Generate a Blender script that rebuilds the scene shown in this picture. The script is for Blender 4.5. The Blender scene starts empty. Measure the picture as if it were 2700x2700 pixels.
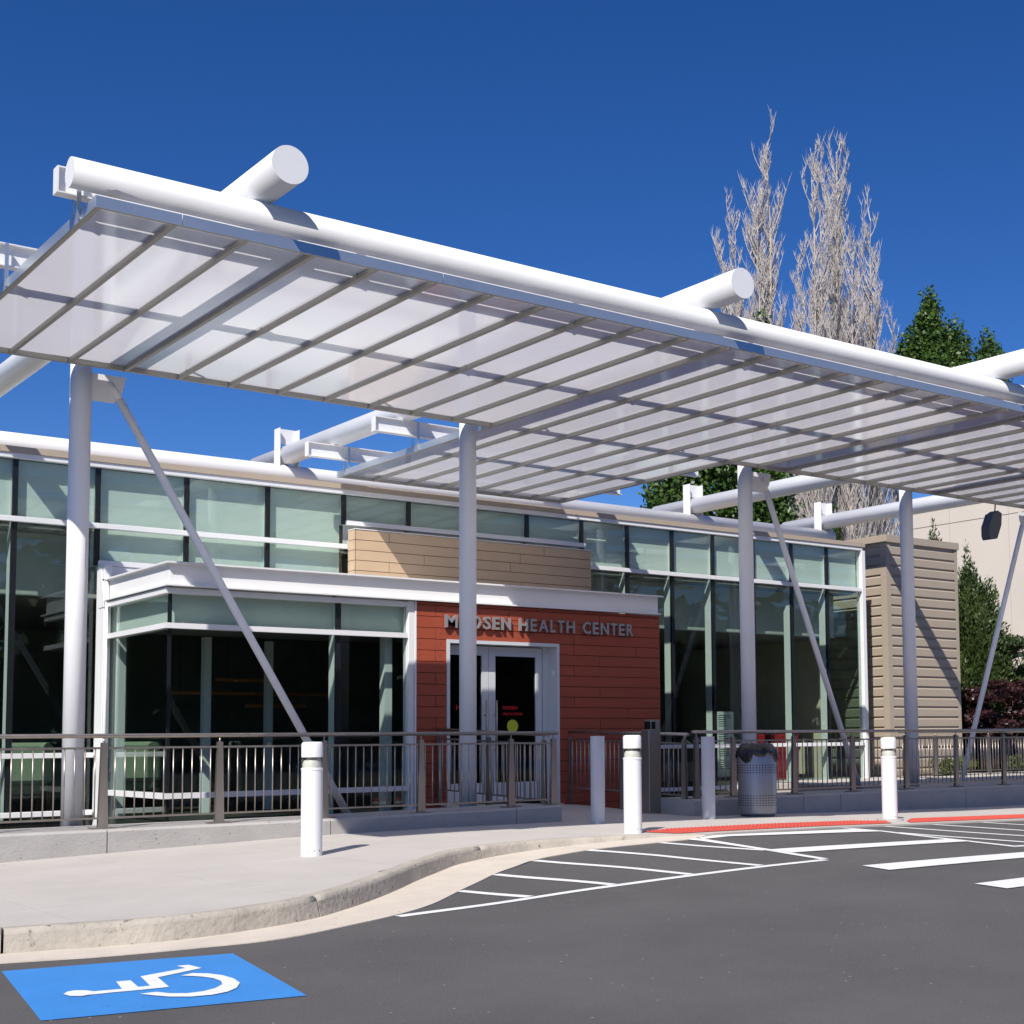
import bpy, bmesh, math, random
import numpy as np
from mathutils import Vector, Matrix
R = math.radians
random.seed(7)
sc = bpy.context.scene
C = sc.collection
EYE = 1.035            # every z below is written relative to eye level; EYE lifts it so that the pavement lies near z = 0

# ------------------------------------------------------------------ camera
cd = bpy.data.cameras.new("camera")
cam = bpy.data.objects.new("camera", cd)
C.objects.link(cam)
yaw, pitch, roll = R(38.87774), R(4.59886), R(-0.62026)
cy, sy, cp, sp = math.cos(yaw), math.sin(yaw), math.cos(pitch), math.sin(pitch)
fwd = Vector((sy * cp, cy * cp, sp)); right = Vector((cy, -sy, 0)); up = right.cross(fwd)
r_ = math.cos(roll) * right + math.sin(roll) * up
u_ = -math.sin(roll) * right + math.cos(roll) * up
M = Matrix((r_, u_, -fwd)).transposed().to_4x4()
M.translation = Vector((0, 0, EYE))
cam.matrix_world = M
cd.sensor_width = 36
cd.lens = 3741.74 / 2700 * 36
cd.shift_x = (1350 - 1713.2) / 2700
cd.shift_y = (1650.6 - 1350) / 2700
cd.clip_end = 3000
sc.camera = cam

# ------------------------------------------------------------------ sun, sky, exposure
SUN_AZ, SUN_EL = 36.5, 45.3       # light travels towards (+X, +Y) at this angle from +X, down at SUN_EL
w = bpy.data.worlds.new("World"); sc.world = w; w.use_nodes = True
nt = w.node_tree; bg = nt.nodes["Background"]
sky = nt.nodes.new("ShaderNodeTexSky"); sky.sky_type = 'NISHITA'
sky.sun_disc = False
sky.sun_elevation = R(SUN_EL); sky.sun_rotation = R(233.5)
sky.altitude = 1500; sky.air_density = 0.85; sky.dust_density = 0.0; sky.ozone_density = 4.5
hs = nt.nodes.new("ShaderNodeHueSaturation"); hs.inputs["Saturation"].default_value = 1.26; hs.inputs["Hue"].default_value = .512
nt.links.new(sky.outputs[0], hs.inputs["Color"]); nt.links.new(hs.outputs[0], bg.inputs[0]); bg.inputs[1].default_value = 0.098
sl = bpy.data.lights.new("sun", 'SUN'); sl.energy = 5.0; sl.angle = R(0.53); sl.color = (1.0, 0.95, 0.87)
so = bpy.data.objects.new("sun", sl); C.objects.link(so)
ld = Vector((math.cos(R(SUN_EL)) * math.cos(R(SUN_AZ)), math.cos(R(SUN_EL)) * math.sin(R(SUN_AZ)), -math.sin(R(SUN_EL))))
so.rotation_euler = (-ld).to_track_quat('Z', 'Y').to_euler()
so.location = (-20, -20, 30)
sc.view_settings.view_transform = 'Standard'; sc.view_settings.look = 'None'
sc.view_settings.exposure = 0.2; sc.view_settings.gamma = 1.0
sc.render.engine = 'CYCLES'
sc.cycles.max_bounces = 10; sc.cycles.transparent_max_bounces = 24; sc.cycles.use_denoising = True
sc.cycles.diffuse_bounces = 5; sc.cycles.glossy_bounces = 4; sc.cycles.transmission_bounces = 6

# ------------------------------------------------------------------ materials
def pmat(name, col, rough=.5, metal=0., var=0., vscale=3., bump=0., bscale=40., spec=.5, spots=None, stretch=None, coat=0.):
    m = bpy.data.materials.new(name); m.use_nodes = True
    n = m.node_tree.nodes; L = m.node_tree.links; b = n["Principled BSDF"]
    b.inputs["Base Color"].default_value = (*col, 1); b.inputs["Roughness"].default_value = rough
    b.inputs["Metallic"].default_value = metal; b.inputs["Specular IOR Level"].default_value = spec
    b.inputs["Coat Weight"].default_value = coat
    tc = n.new("ShaderNodeTexCoord"); src = tc.outputs["Object"]
    if stretch:
        mp = n.new("ShaderNodeMapping"); mp.inputs["Scale"].default_value = stretch
        L.new(src, mp.inputs[0]); src = mp.outputs[0]
    if var:
        t = n.new("ShaderNodeTexNoise"); t.inputs["Scale"].default_value = vscale; t.inputs["Detail"].default_value = 8
        t.inputs["Roughness"].default_value = .65
        L.new(src, t.inputs["Vector"])
        cr = n.new("ShaderNodeValToRGB")
        cr.color_ramp.elements[0].position = .25; cr.color_ramp.elements[1].position = .75
        cr.color_ramp.elements[0].color = (*[c * (1 - var) for c in col], 1)
        cr.color_ramp.elements[1].color = (*[min(1, c * (1 + var)) for c in col], 1)
        L.new(t.outputs["Fac"], cr.inputs[0]); out = cr.outputs[0]
        if spots:
            t2 = n.new("ShaderNodeTexNoise"); t2.inputs["Scale"].default_value = spots[0]; t2.inputs["Detail"].default_value = 2
            L.new(src, t2.inputs["Vector"])
            c2 = n.new("ShaderNodeValToRGB"); c2.color_ramp.elements[0].position = spots[1]; c2.color_ramp.elements[1].position = spots[1] + spots[3]
            L.new(t2.outputs["Fac"], c2.inputs[0])
            mx = n.new("ShaderNodeMix"); mx.data_type = 'RGBA'
            L.new(c2.outputs[0], mx.inputs["Factor"]); L.new(out, mx.inputs["A"]); mx.inputs["B"].default_value = (*spots[2], 1)
            out = mx.outputs["Result"]
        L.new(out, b.inputs["Base Color"])
        ro = n.new("ShaderNodeMath"); ro.operation = 'MULTIPLY_ADD'
        L.new(t.outputs["Fac"], ro.inputs[0]); ro.inputs[1].default_value = .18; ro.inputs[2].default_value = rough - .09
        L.new(ro.outputs[0], b.inputs["Roughness"])
    if bump:
        tb = n.new("ShaderNodeTexNoise"); tb.inputs["Scale"].default_value = bscale; tb.inputs["Detail"].default_value = 5
        L.new(src, tb.inputs["Vector"])
        bp = n.new("ShaderNodeBump"); bp.inputs["Strength"].default_value = bump; bp.inputs["Distance"].default_value = .02
        L.new(tb.outputs["Fac"], bp.inputs["Height"]); L.new(bp.outputs[0], b.inputs["Normal"])
    return m

def glass_mat(name, tint, ior=1.5, rough=0.0):
    m = bpy.data.materials.new(name); m.use_nodes = True
    n = m.node_tree.nodes; L = m.node_tree.links; n.remove(n["Principled BSDF"])
    t = n.new("ShaderNodeBsdfTransparent"); t.inputs[0].default_value = (*tint, 1)
    g = n.new("ShaderNodeBsdfGlossy"); g.inputs["Roughness"].default_value = rough; g.inputs[0].default_value = (.9, 1, .97, 1)
    f = n.new("ShaderNodeFresnel"); ge = n.new("ShaderNodeNewGeometry")          # the same reflection entering and leaving the pane
    mi = n.new("ShaderNodeMix"); mi.inputs["A"].default_value = ior; mi.inputs["B"].default_value = 1 / ior
    L.new(ge.outputs["Backfacing"], mi.inputs["Factor"]); L.new(mi.outputs["Result"], f.inputs[0])
    mx = n.new("ShaderNodeMixShader"); L.new(f.outputs[0], mx.inputs[0]); L.new(t.outputs[0], mx.inputs[1]); L.new(g.outputs[0], mx.inputs[2])
    L.new(mx.outputs[0], n["Material Output"].inputs[0])
    return m

def panel_mat():
    m = bpy.data.materials.new("polycarbonate"); m.use_nodes = True
    n = m.node_tree.nodes; L = m.node_tree.links; n.remove(n["Principled BSDF"])
    tc = n.new("ShaderNodeTexCoord"); tn = n.new("ShaderNodeTexNoise"); tn.inputs["Scale"].default_value = .9; tn.inputs["Detail"].default_value = 4
    L.new(tc.outputs["Object"], tn.inputs["Vector"])
    cr = n.new("ShaderNodeValToRGB"); cr.color_ramp.elements[0].color = (.66, .65, .69, 1); cr.color_ramp.elements[1].color = (.76, .745, .79, 1)
    L.new(tn.outputs["Fac"], cr.inputs[0])
    tr = n.new("ShaderNodeBsdfTranslucent"); df = n.new("ShaderNodeBsdfDiffuse")
    L.new(cr.outputs[0], tr.inputs[0]); L.new(cr.outputs[0], df.inputs[0])
    a = n.new("ShaderNodeMixShader"); a.inputs[0].default_value = .42; L.new(tr.outputs[0], a.inputs[1]); L.new(df.outputs[0], a.inputs[2])
    L.new(a.outputs[0], n["Material Output"].inputs[0])
    return m

def leaf_mat(name, c1, c2, transl=.3, scale=1.2):
    m = bpy.data.materials.new(name); m.use_nodes = True
    n = m.node_tree.nodes; L = m.node_tree.links; b = n["Principled BSDF"]
    tc = n.new("ShaderNodeTexCoord"); tn = n.new("ShaderNodeTexNoise"); tn.inputs["Scale"].default_value = scale; tn.inputs["Detail"].default_value = 6
    L.new(tc.outputs["Object"], tn.inputs["Vector"])
    cr = n.new("ShaderNodeValToRGB"); cr.color_ramp.elements[0].position = .3; cr.color_ramp.elements[1].position = .7
    cr.color_ramp.elements[0].color = (*c1, 1); cr.color_ramp.elements[1].color = (*c2, 1)
    L.new(tn.outputs["Fac"], cr.inputs[0]); L.new(cr.outputs[0], b.inputs["Base Color"]); b.inputs["Roughness"].default_value = .45
    tr = n.new("ShaderNodeBsdfTranslucent"); L.new(cr.outputs[0], tr.inputs[0])
    mx = n.new("ShaderNodeMixShader"); mx.inputs[0].default_value = transl
    L.new(b.outputs[0], mx.inputs[1]); L.new(tr.outputs[0], mx.inputs[2]); L.new(mx.outputs[0], n["Material Output"].inputs[0])
    return m

M_ = dict(
    white=pmat("white_paint", (.80, .80, .81), .38, var=.025, vscale=1.5, bump=.02, bscale=25),
    trim=pmat("white_trim", (.78, .78, .79), .42, var=.03, vscale=2.),
    galv=pmat("galvanised_sheet", (.56, .60, .63), .34, metal=.75, var=.06, vscale=2.5),
    rib=pmat("rib_aluminium", (.37, .36, .335), .5, metal=.15, var=.05, vscale=4),
    panel=panel_mat(), skin=glass_mat("polycarbonate_skin", (.985, .98, .985), 1.45, .09),
    coping=pmat("tan_metal", (.45, .37, .285), .5, var=.04),
    black=pmat("black_joint", (.012, .014, .016), .25),
    glass=glass_mat("green_glass", (.845, .905, .88)),
    clear=glass_mat("clear_lens", (.93, .93, .9)),
    blind=pmat("shade_board", (.80, .80, .78), .8, var=.03),
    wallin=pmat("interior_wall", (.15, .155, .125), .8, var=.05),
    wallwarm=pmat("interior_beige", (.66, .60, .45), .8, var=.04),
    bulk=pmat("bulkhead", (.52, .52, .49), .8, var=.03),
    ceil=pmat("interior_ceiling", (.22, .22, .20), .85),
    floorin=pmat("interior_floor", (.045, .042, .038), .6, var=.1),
    red=pmat("red_fibre_cement", (.335, .066, .031), .55, var=.10, vscale=2.2, bump=.03, bscale=60),
    tanb=pmat("tan_fibre_cement", (.53, .385, .255), .55, var=.07, vscale=2.2, bump=.03, bscale=60),
    joint=pmat("joint_backing", (.02, .015, .012), .8),
    letter=pmat("brushed_letter", (.42, .41, .41), .42, metal=.55, var=.05, vscale=30),
    door=pmat("door_aluminium", (.66, .68, .71), .36, metal=.15, var=.02),
    doorglass=glass_mat("door_glass", (.55, .58, .56)),
    steel=pmat("bronze_stainless", (.40, .355, .31), .36, metal=.85, var=.10, vscale=9, stretch=(1, 1, .2)),
    conc=pmat("wall_concrete", (.40, .385, .365), .85, var=.13, vscale=2.2, bump=.25, bscale=30, spots=(26, .70, (.12, .11, .10), .03), stretch=(1, 1, 1.6)),
    walk=pmat("pavement_concrete", (.475, .442, .408), .85, var=.075, vscale=1.4, bump=.10, bscale=70, spots=(11, .72, (.33, .30, .27), .06)),
    kerb=pmat("kerb_concrete", (.41, .37, .315), .88, var=.24, vscale=3.2, bump=.5, bscale=26, spots=(17, .64, (.16, .14, .115), .10)),
    gutter=pmat("gutter_concrete", (.585, .52, .44), .88, var=.10, vscale=3., bump=.2, bscale=60, spots=(22, .72, (.28, .22, .16), .05)),
    paint=pmat("line_paint", (.74, .745, .74), .7, var=.06, vscale=7, bump=.12, bscale=120, spots=(30, .70, (.42, .42, .42), .05)),
    tact=pmat("tactile_red", (.53, .072, .048), .6, var=.12, vscale=6),
    bin=pmat("silver_bin_paint", (.36, .36, .375), .38, metal=.55, var=.06, vscale=4),
    bag=pmat("black_plastic_bag", (.018, .018, .022), .30, bump=.5, bscale=9),
    hole=pmat("dark_hole", (.01, .01, .01), .9),
    grey=pmat("bollard_grey", (.60, .605, .62), .45, var=.04),
    louver=pmat("beige_louvre", (.40, .335, .265), .52, var=.03),
    cream=pmat("cream_panel", (.66, .59, .515), .85, var=.035, vscale=.6),
    lampg=pmat("dark_grey_fixture", (.07, .085, .11), .5),
    bark=pmat("pale_bark", (.50, .425, .35), .85, var=.45, vscale=5, stretch=(1, 1, .25)),
    twig=pmat("grey_twig", (.50, .455, .43), .85, var=.35, vscale=3),
    bark2=pmat("brown_bark", (.12, .085, .06), .9, var=.3),
    leaf=leaf_mat("poplar_leaf", (.034, .078, .012), (.09, .165, .028)),
    con=leaf_mat("juniper_leaf", (.022, .05, .012), (.075, .115, .026), .12),
    purple=leaf_mat("purple_leaf", (.022, .008, .010), (.065, .018, .018), .2, 2.5),
    wood=leaf_mat("far_wood_leaf", (.015, .026, .008), (.035, .055, .014), .1, .2),
    shrub=leaf_mat("shrub_leaf", (.06, .10, .015), (.16, .22, .04), .25, 4),
    earth=pmat("planting_soil", (.12, .09, .065), .95, var=.3, vscale=4, bump=.5, bscale=20),
    far=pmat("dry_ground", (.075, .075, .05), .95, var=.25, vscale=.05),
    chair=pmat("green_weave", (.24, .29, .20), .85, var=.35, vscale=60),
    wood2=pmat("brown_wood", (.10, .045, .02), .5, var=.25, vscale=6),
    redbox=pmat("red_cabinet", (.36, .020, .024), .35, var=.05),
    blue=pmat("blue_card", (.02, .045, .18), .5),
    paper=pmat("white_paper", (.62, .66, .62), .7),
    screen=pmat("dark_screen", (.008, .008, .009), .2),
    orange=pmat("orange_wood", (.36, .13, .035), .5),
    yellow=pmat("yellow_sticker", (.55, .58, .03), .5),
    redtxt=pmat("red_sticker", (.62, .015, .02), .5),
    tilepaint=pmat("blue_paint", (.035, .225, .60), .62, var=.09, vscale=3.0, bump=.12, bscale=120, spots=(38, .70, (.03, .06, .13), .05)),
)

def asphalt():
    m = pmat("asphalt", (.094, .089, .088), .88, var=.20, vscale=.7, bump=.55, bscale=150)
    n = m.node_tree.nodes; L = m.node_tree.links; b = n["Principled BSDF"]
    src = b.inputs["Base Color"].links[0].from_socket
    tc = [x for x in n if x.type == 'TEX_COORD'][0]
    def layer(src, scale, pos, wid, col, kind='noise', dist=0):
        t = n.new("ShaderNodeTexNoise") if kind == 'noise' else n.new("ShaderNodeTexVoronoi")
        t.inputs["Scale"].default_value = scale
        if kind == 'noise': t.inputs["Detail"].default_value = 3
        L.new(tc.outputs["Object"], t.inputs["Vector"])
        c = n.new("ShaderNodeValToRGB"); c.color_ramp.elements[0].position = pos; c.color_ramp.elements[1].position = pos + wid
        if kind != 'noise':
            c.color_ramp.elements[0].color = (1, 1, 1, 1); c.color_ramp.elements[1].color = (0, 0, 0, 1)
        L.new(t.outputs[0], c.inputs[0])
        mx = n.new("ShaderNodeMix"); mx.data_type = 'RGBA'
        L.new(c.outputs[0], mx.inputs["Factor"]); L.new(src, mx.inputs["A"]); mx.inputs["B"].default_value = (*col, 1)
        return mx.outputs["Result"]
    s = layer(src, 120, .56, .2, (.155, .147, .142))
    s = layer(s, 90, .66, .1, (.05, .046, .046))
    s = layer(s, 7.5, .045, .02, (.33, .31, .29), 'vor')
    s = layer(s, 1.9, .022, .02, (.03, .028, .028), 'vor')
    L.new(s, b.inputs["Base Color"])
    return m
M_['asphalt'] = asphalt()

# ------------------------------------------------------------------ mesh helpers
ORG = {}
class MB:
    def __init__(s): s.v = []; s.f = []; s.sm = []
    def add(s, vs, fs, smooth=False):
        o = len(s.v); s.v += [tuple(p) for p in vs]; s.f += [tuple(i + o for i in f) for f in fs]; s.sm += [smooth] * len(fs); return s
    def box(s, x0, x1, y0, y1, z0, z1):
        v = [(x0, y0, z0), (x1, y0, z0), (x1, y1, z0), (x0, y1, z0), (x0, y0, z1), (x1, y0, z1), (x1, y1, z1), (x0, y1, z1)]
        return s.add(v, [(0, 3, 2, 1), (4, 5, 6, 7), (0, 1, 5, 4), (1, 2, 6, 5), (2, 3, 7, 6), (3, 0, 4, 7)])
    def cbox(s, x0, x1, y0, y1, z0, z1, c=.006):
        bm = bmesh.new(); bmesh.ops.create_cube(bm, size=1)
        for v in bm.verts:
            v.co = Vector((x0 if v.co.x < 0 else x1, y0 if v.co.y < 0 else y1, z0 if v.co.z < 0 else z1))
        bmesh.ops.bevel(bm, geom=bm.edges[:], offset=c, segments=1, affect='EDGES')
        bm.verts.index_update()
        s.add([v.co[:] for v in bm.verts], [[v.index for v in f.verts] for f in bm.faces]); bm.free(); return s
    def tube(s, p0, p1, r, n=24, r1=None, caps=True, smooth=True):
        p0, p1 = Vector(p0), Vector(p1); r1 = r if r1 is None else r1
        d = (p1 - p0).normalized(); a = d.orthogonal().normalized(); b = d.cross(a)
        o = len(s.v)
        for p, q in ((p0, r), (p1, r1)):
            for i in range(n):
                t = 2 * math.pi * i / n; s.v.append(tuple(p + (a * math.cos(t) + b * math.sin(t)) * q))
        for i in range(n):
            j = (i + 1) % n; s.f.append((o + i, o + j, o + n + j, o + n + i)); s.sm.append(smooth)
        if caps:
            s.f.append(tuple(o + i for i in reversed(range(n)))); s.sm.append(False)
            s.f.append(tuple(o + n + i for i in range(n))); s.sm.append(False)
        return s
    def lathe(s, cx, cy_, prof, n=40, wob=None):
        runs = [[prof[0]]]                          # split the profile where it turns sharply
        for a, b, c in zip(prof[:-2], prof[1:-1], prof[2:]):
            runs[-1].append(b)
            t1 = math.atan2(b[1] - a[1], b[0] - a[0]); t2 = math.atan2(c[1] - b[1], c[0] - b[0])
            if wob is None and abs((t2 - t1 + math.pi) % (2 * math.pi) - math.pi) > .7: runs.append([b])
        runs[-1].append(prof[-1])
        for run in runs:
            o = len(s.v); k = len(run)
            for i in range(n):
                t = 2 * math.pi * i / n
                for j, (r, z) in enumerate(run):
                    rr, zz = (r, z) if wob is None else wob(t, j, r, z)
                    s.v.append((cx + rr * math.cos(t), cy_ + rr * math.sin(t), zz))
            for i in range(n):
                i2 = (i + 1) % n
                for j in range(k - 1):
                    s.f.append((o + i * k + j, o + i2 * k + j, o + i2 * k + j + 1, o + i * k + j + 1)); s.sm.append(True)
        return s
    def prism(s, poly, axis, a, b):
        n = len(poly)
        def P(u, v, t): return (t, u, v) if axis == 'x' else ((u, t, v) if axis == 'y' else (u, v, t))
        v = [P(u, w_, a) for u, w_ in poly] + [P(u, w_, b) for u, w_ in poly]
        f = [tuple(range(n)), tuple(range(2 * n - 1, n - 1, -1))] + [(i, i + n, (i + 1) % n + n, (i + 1) % n) for i in range(n)]
        return s.add(v, f)
    def build(s, name, mat, parent=None, label=None, kind=None, fix=True, auto=True):
        me = bpy.data.meshes.new(name)
        org = ORG.get(parent.name, Vector((0, 0, 0))) if parent else Vector((0, 0, 0))
        me.from_pydata([(x - org.x, y - org.y, z + EYE - org.z) for x, y, z in s.v], [], s.f)
        if any(s.sm): me.polygons.foreach_set("use_smooth", s.sm)
        if fix:
            bm = bmesh.new(); bm.from_mesh(me); bmesh.ops.recalc_face_normals(bm, faces=bm.faces[:]); bm.to_mesh(me); bm.free()
        me.materials.append(M_[mat] if isinstance(mat, str) else mat)
        o = bpy.data.objects.new(name, me); C.objects.link(o)
        if parent: o.parent = parent
        ORG[o.name] = org
        if label: o["label"] = label
        if kind: o["kind"] = kind
        return o

def tag(o, label, cat, group=None, kind=None):
    o["label"] = label; o["category"] = cat
    if group: o["group"] = group
    if kind: o["kind"] = kind
    return o
def thing(name, loc, label, cat, group=None):
    o = bpy.data.objects.new(name, None); C.objects.link(o); o.empty_display_size = .3
    o.location = (loc[0], loc[1], loc[2] + EYE); ORG[o.name] = Vector(o.location)
    return tag(o, label, cat, group)
def struct(o): o["kind"] = "structure"; return o
def inst(src, name, parent, dx=0, dy=0, dz=0):       # a copy of a part sharing its mesh, moved by an offset
    o = src.copy(); o.name = name; C.objects.link(o); o.parent = parent
    o.location = Vector(src.location) + Vector((dx, dy, dz)); ORG[o.name] = ORG.get(parent.name, Vector((0, 0, 0)))
    return o
def box(name, mat, parent, *a, **k):
    return MB().box(*a).build(name, mat, parent, **k)
def cbox(name, mat, parent, *a, c=.006, **k):
    return MB().cbox(*a, c=c).build(name, mat, parent, **k)

# ------------------------------------------------------------------ ground
SX = [-10, 0, 3.8, 5.3, 7, 8.5, 10.4, 12, 14.7, 17.1, 20, 30, 60]
SZ = [-.25, -.17, -.085, -.035, .01, .025, .02, .005, -.045, -.09, -.12, -.2, -.3]
GX = [-60, 0, 2.39, 2.87, 3.55, 3.99, 4.5, 5.0, 5.45, 6.06, 6.87, 7.74, 8.2, 8.93, 9.48, 9.86, 10.16, 12.2, 16, 90]
GY = [26, 10.0, 9.23, 9.01, 8.85, 8.80, 8.95, 9.14, 9.43, 10.0, 10.74, 11.40, 11.54, 11.56, 11.58, 11.62, 11.66, 11.66, 11.66, 11.66]
DX = [0, 6.1, 6.87, 7.74, 8.2, 8.5, 8.93, 9.48, 9.86, 10.16, 70]; DD = [.15, .15, .14, .12, .1, .08, .065, .055, .05, .02, .02]
def Zs(x): return float(np.interp(x, SX, SZ)) - EYE
def Yg(x): return float(np.interp(x, GX, GY))
_fx = np.arange(-60, 91, .5)
def _soft(X, Y, n): return np.convolve(np.pad(np.interp(_fx, X, Y), n // 2, mode='edge'), np.ones(n) / n, 'valid')
_fd = _soft([-60, 0, 4, 8, 12, 16, 90], [.15, .15, .15, .085, .03, .02, .02], 9); _sz = _soft(SX, SZ, 13); _gy = _soft(GX, GY, 13)
def Zr(x, y):                  # follows the gutter at its edge and an even cross fall further out
    d = Yg(x) - y; b = min(max(d / 1.6, 0), 1); b = b * b * (3 - 2 * b)
    near = float(np.interp(x, SX, SZ)) - float(np.interp(x, DX, DD)) - .02 * min(d, 12)
    far = float(np.interp(x, _fx, _sz) - np.interp(x, _fx, _fd)) - .02 * min(float(np.interp(x, _fx, _gy)) - y, 12)
    return near * (1 - b) + far * b - EYE

road = struct(bpy.data.objects.new("road", bpy.data.meshes.new("road")))
xs = sorted(set([-70, -45, -30, -20, -14, -10, -6, -3, 22, 24, 27, 30, 36, 45, 60, 90] + [round(-1 + .25 * i, 3) for i in range(90)] + [g for g in GX if -60 < g < 90]))
ts = [0, .12, .3, .5, .8, 1.2, 1.6, 2, 2.5, 3, 3.6, 4.3, 5, 6, 7, 8, 9.5, 11, 12, 15, 20, 30, 45, 75]
v = []; f = []
for x in xs:
    for t in ts:
        y = Yg(x) - t; v.append((x, y, Zr(x, y) + EYE))
k = len(ts)
for i in range(len(xs) - 1):
    for j in range(k - 1): f.append((i * k + j, i * k + j + 1, (i + 1) * k + j + 1, (i + 1) * k + j))
me = road.data; me.from_pydata(v, [], f); me.materials.append(M_['asphalt']); C.objects.link(road)
bm = bmesh.new(); bm.from_mesh(me); bmesh.ops.recalc_face_normals(bm, faces=bm.faces[:]); bm.to_mesh(me); bm.free()
for p in me.polygons: p.use_smooth = True
if me.polygons[0].normal.z < 0: me.flip_normals()

def drape(polys, h):          # polygons cut into small cells and laid h above the road
    bm = bmesh.new()
    for poly in polys:
        bm.faces.new([bm.verts.new((x, y, 0)) for x, y in poly])
    xs_ = [p[0] for q in polys for p in q]; ys_ = [p[1] for q in polys for p in q]
    for a in np.arange(math.floor(min(xs_) / .25) * .25 + .25, max(xs_), .25):
        bmesh.ops.bisect_plane(bm, geom=bm.verts[:] + bm.edges[:] + bm.faces[:], plane_co=(a, 0, 0), plane_no=(1, 0, 0))
    for a in np.arange(math.floor(min(ys_) / .25) * .25 + .25, max(ys_), .25):
        bmesh.ops.bisect_plane(bm, geom=bm.verts[:] + bm.edges[:] + bm.faces[:], plane_co=(0, a, 0), plane_no=(0, 1, 0))
    bmesh.ops.triangulate(bm, faces=bm.faces[:])
    bm.verts.index_update()
    mb = MB(); top = [(v.co.x, v.co.y, Zr(v.co.x, v.co.y) + h) for v in bm.verts]
    mb.add(top, [[v.index for v in f.verts] for f in bm.faces])
    bm.free(); return mb
def flip_up(o):
    me = o.data
    if sum(p.normal.z for p in me.polygons) < 0: me.flip_normals()
    return o
def line(pts, wd):            # a painted strip along a polyline
    out = []
    for (x0, y0), (x1, y1) in zip(pts[:-1], pts[1:]):
        l = math.hypot(x1 - x0, y1 - y0); nx, ny = -(y1 - y0) / l * wd / 2, (x1 - x0) / l * wd / 2
        out.append([(x0 + nx, y0 + ny), (x1 + nx, y1 + ny), (x1 - nx, y1 - ny), (x0 - nx, y0 - ny)])
    return out
LN = [
    ([(5.0, 9.085), (6.2, 9.16), (7.03, 9.205), (7.95, 9.275), (8.85, 9.335), (9.60, 9.345)], .10, .004),
    ([(9.90, 12.0), (9.92, 11.45), (9.83, 10.35), (9.63, 9.39)], .10, .006),
    ([(6.063, 10.0), (6.219, 9.23)], .10, .005), ([(6.86, 10.72), (7.054, 9.26)], .10, .005),
    ([(7.725, 11.37), (7.937, 9.33)], .10, .005), ([(8.49, 11.54), (8.67, 10.7), (8.826, 9.4)], .10, .005),
    ([(9.43, 11.55), (9.54, 11.0), (9.79, 10.36)], .10, .005),
    ([(12.281, 11.65), (12.355, 11.124), (12.265, 10.129), (12.08, 9.069)], .10, .006),
    ([(12.99, 11.64), (13.352, 9.9), (13.5, 9.05)], .10, .005), ([(13.87, 11.64), (14.071, 10.432), (14.3, 9.05)], .10, .005),
    ([(14.84, 11.64), (14.951, 11.08), (15.3, 9.05)], .10, .005), ([(12.38, 10.9), (12.56, 10.058), (12.66, 9.05)], .10, .005),
    ([(12.03, 9.09), (13, 9.03), (16.4, 8.95)], .10, .004), ([(15.75, 11.64), (16.3, 8.95)], .10, .006),
]
for pts, wd, h in LN:
    flip_up(drape(line(pts, wd), h).build("painted_line", 'paint', road, fix=False))
for poly in ([(10.0, 11.62), (12.29, 11.44), (12.30, 11.08), (9.95, 11.47)],
             [(9.81, 10.36), (12.19, 10.05), (12.19, 9.73), (9.80, 10.00)],
             [(9.462, 8.762), (12.0, 8.575), (12.0, 8.205), (9.386, 8.375)],
             [(9.16, 7.282), (11.6, 7.25), (11.6, 6.85), (9.113, 6.93)]):
    flip_up(drape([poly], .008).build("crossing_bar", 'paint', road, fix=False))
def arc_pts(cx, cy_, r, a0, a1, n=16): return [(cx + r * math.cos(R(a0 + (a1 - a0) * i / n)), cy_ + r * math.sin(R(a0 + (a1 - a0) * i / n))) for i in range(n + 1)]

# blue square with wheelchair symbol
sign = thing("accessible_parking_marking", (2.83, 8.0, Zr(2.83, 8.0)), "blue painted rectangle with white wheelchair symbol on the asphalt near the kerb", "pavement marking")
flip_up(drape([[(2.322, 8.952), (3.545, 8.513), (3.332, 7.027), (2.112, 7.415)]], .004).build("blue_field", 'tilepaint', sign, fix=False))
head = [(2.384, 7.978), (2.42, 8.03), (2.46, 8.035), (2.505, 7.995), (2.532, 7.925), (2.496, 7.866), (2.44, 7.853), (2.395, 7.90)]
body = [(2.522, 7.945), (2.665, 7.895), (2.71, 8.123), (2.781, 8.101), (2.749, 7.884), (2.809, 7.871), (2.862, 8.174), (3.144, 8.235), (3.131, 8.339), (3.195, 8.321), (3.213, 8.166), (3.117, 8.136), (2.925, 8.076), (2.874, 7.762), (2.717, 7.799), (2.599, 7.838), (2.486, 7.861)]
wheel = [(3.037, 8.021), (3.113, 8.046), (3.176, 7.969), (3.214, 7.859), (3.223, 7.731), (3.201, 7.585), (3.134, 7.468), (3.058, 7.404), (2.964, 7.385), (2.864, 7.421), (2.781, 7.501), (2.735, 7.582), (2.689, 7.688), (2.773, 7.675), (2.812, 7.587), (2.882, 7.519), (2.964, 7.508), (3.046, 7.542), (3.115, 7.616), (3.143, 7.709), (3.143, 7.811), (3.117, 7.899), (3.078, 7.967)]
for nm, pl, h in (("symbol_head", head, .009), ("symbol_body", body, .0075), ("symbol_wheel", wheel, .009)):
    flip_up(drape([pl], h).build(nm, 'paint', sign, fix=False))

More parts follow.
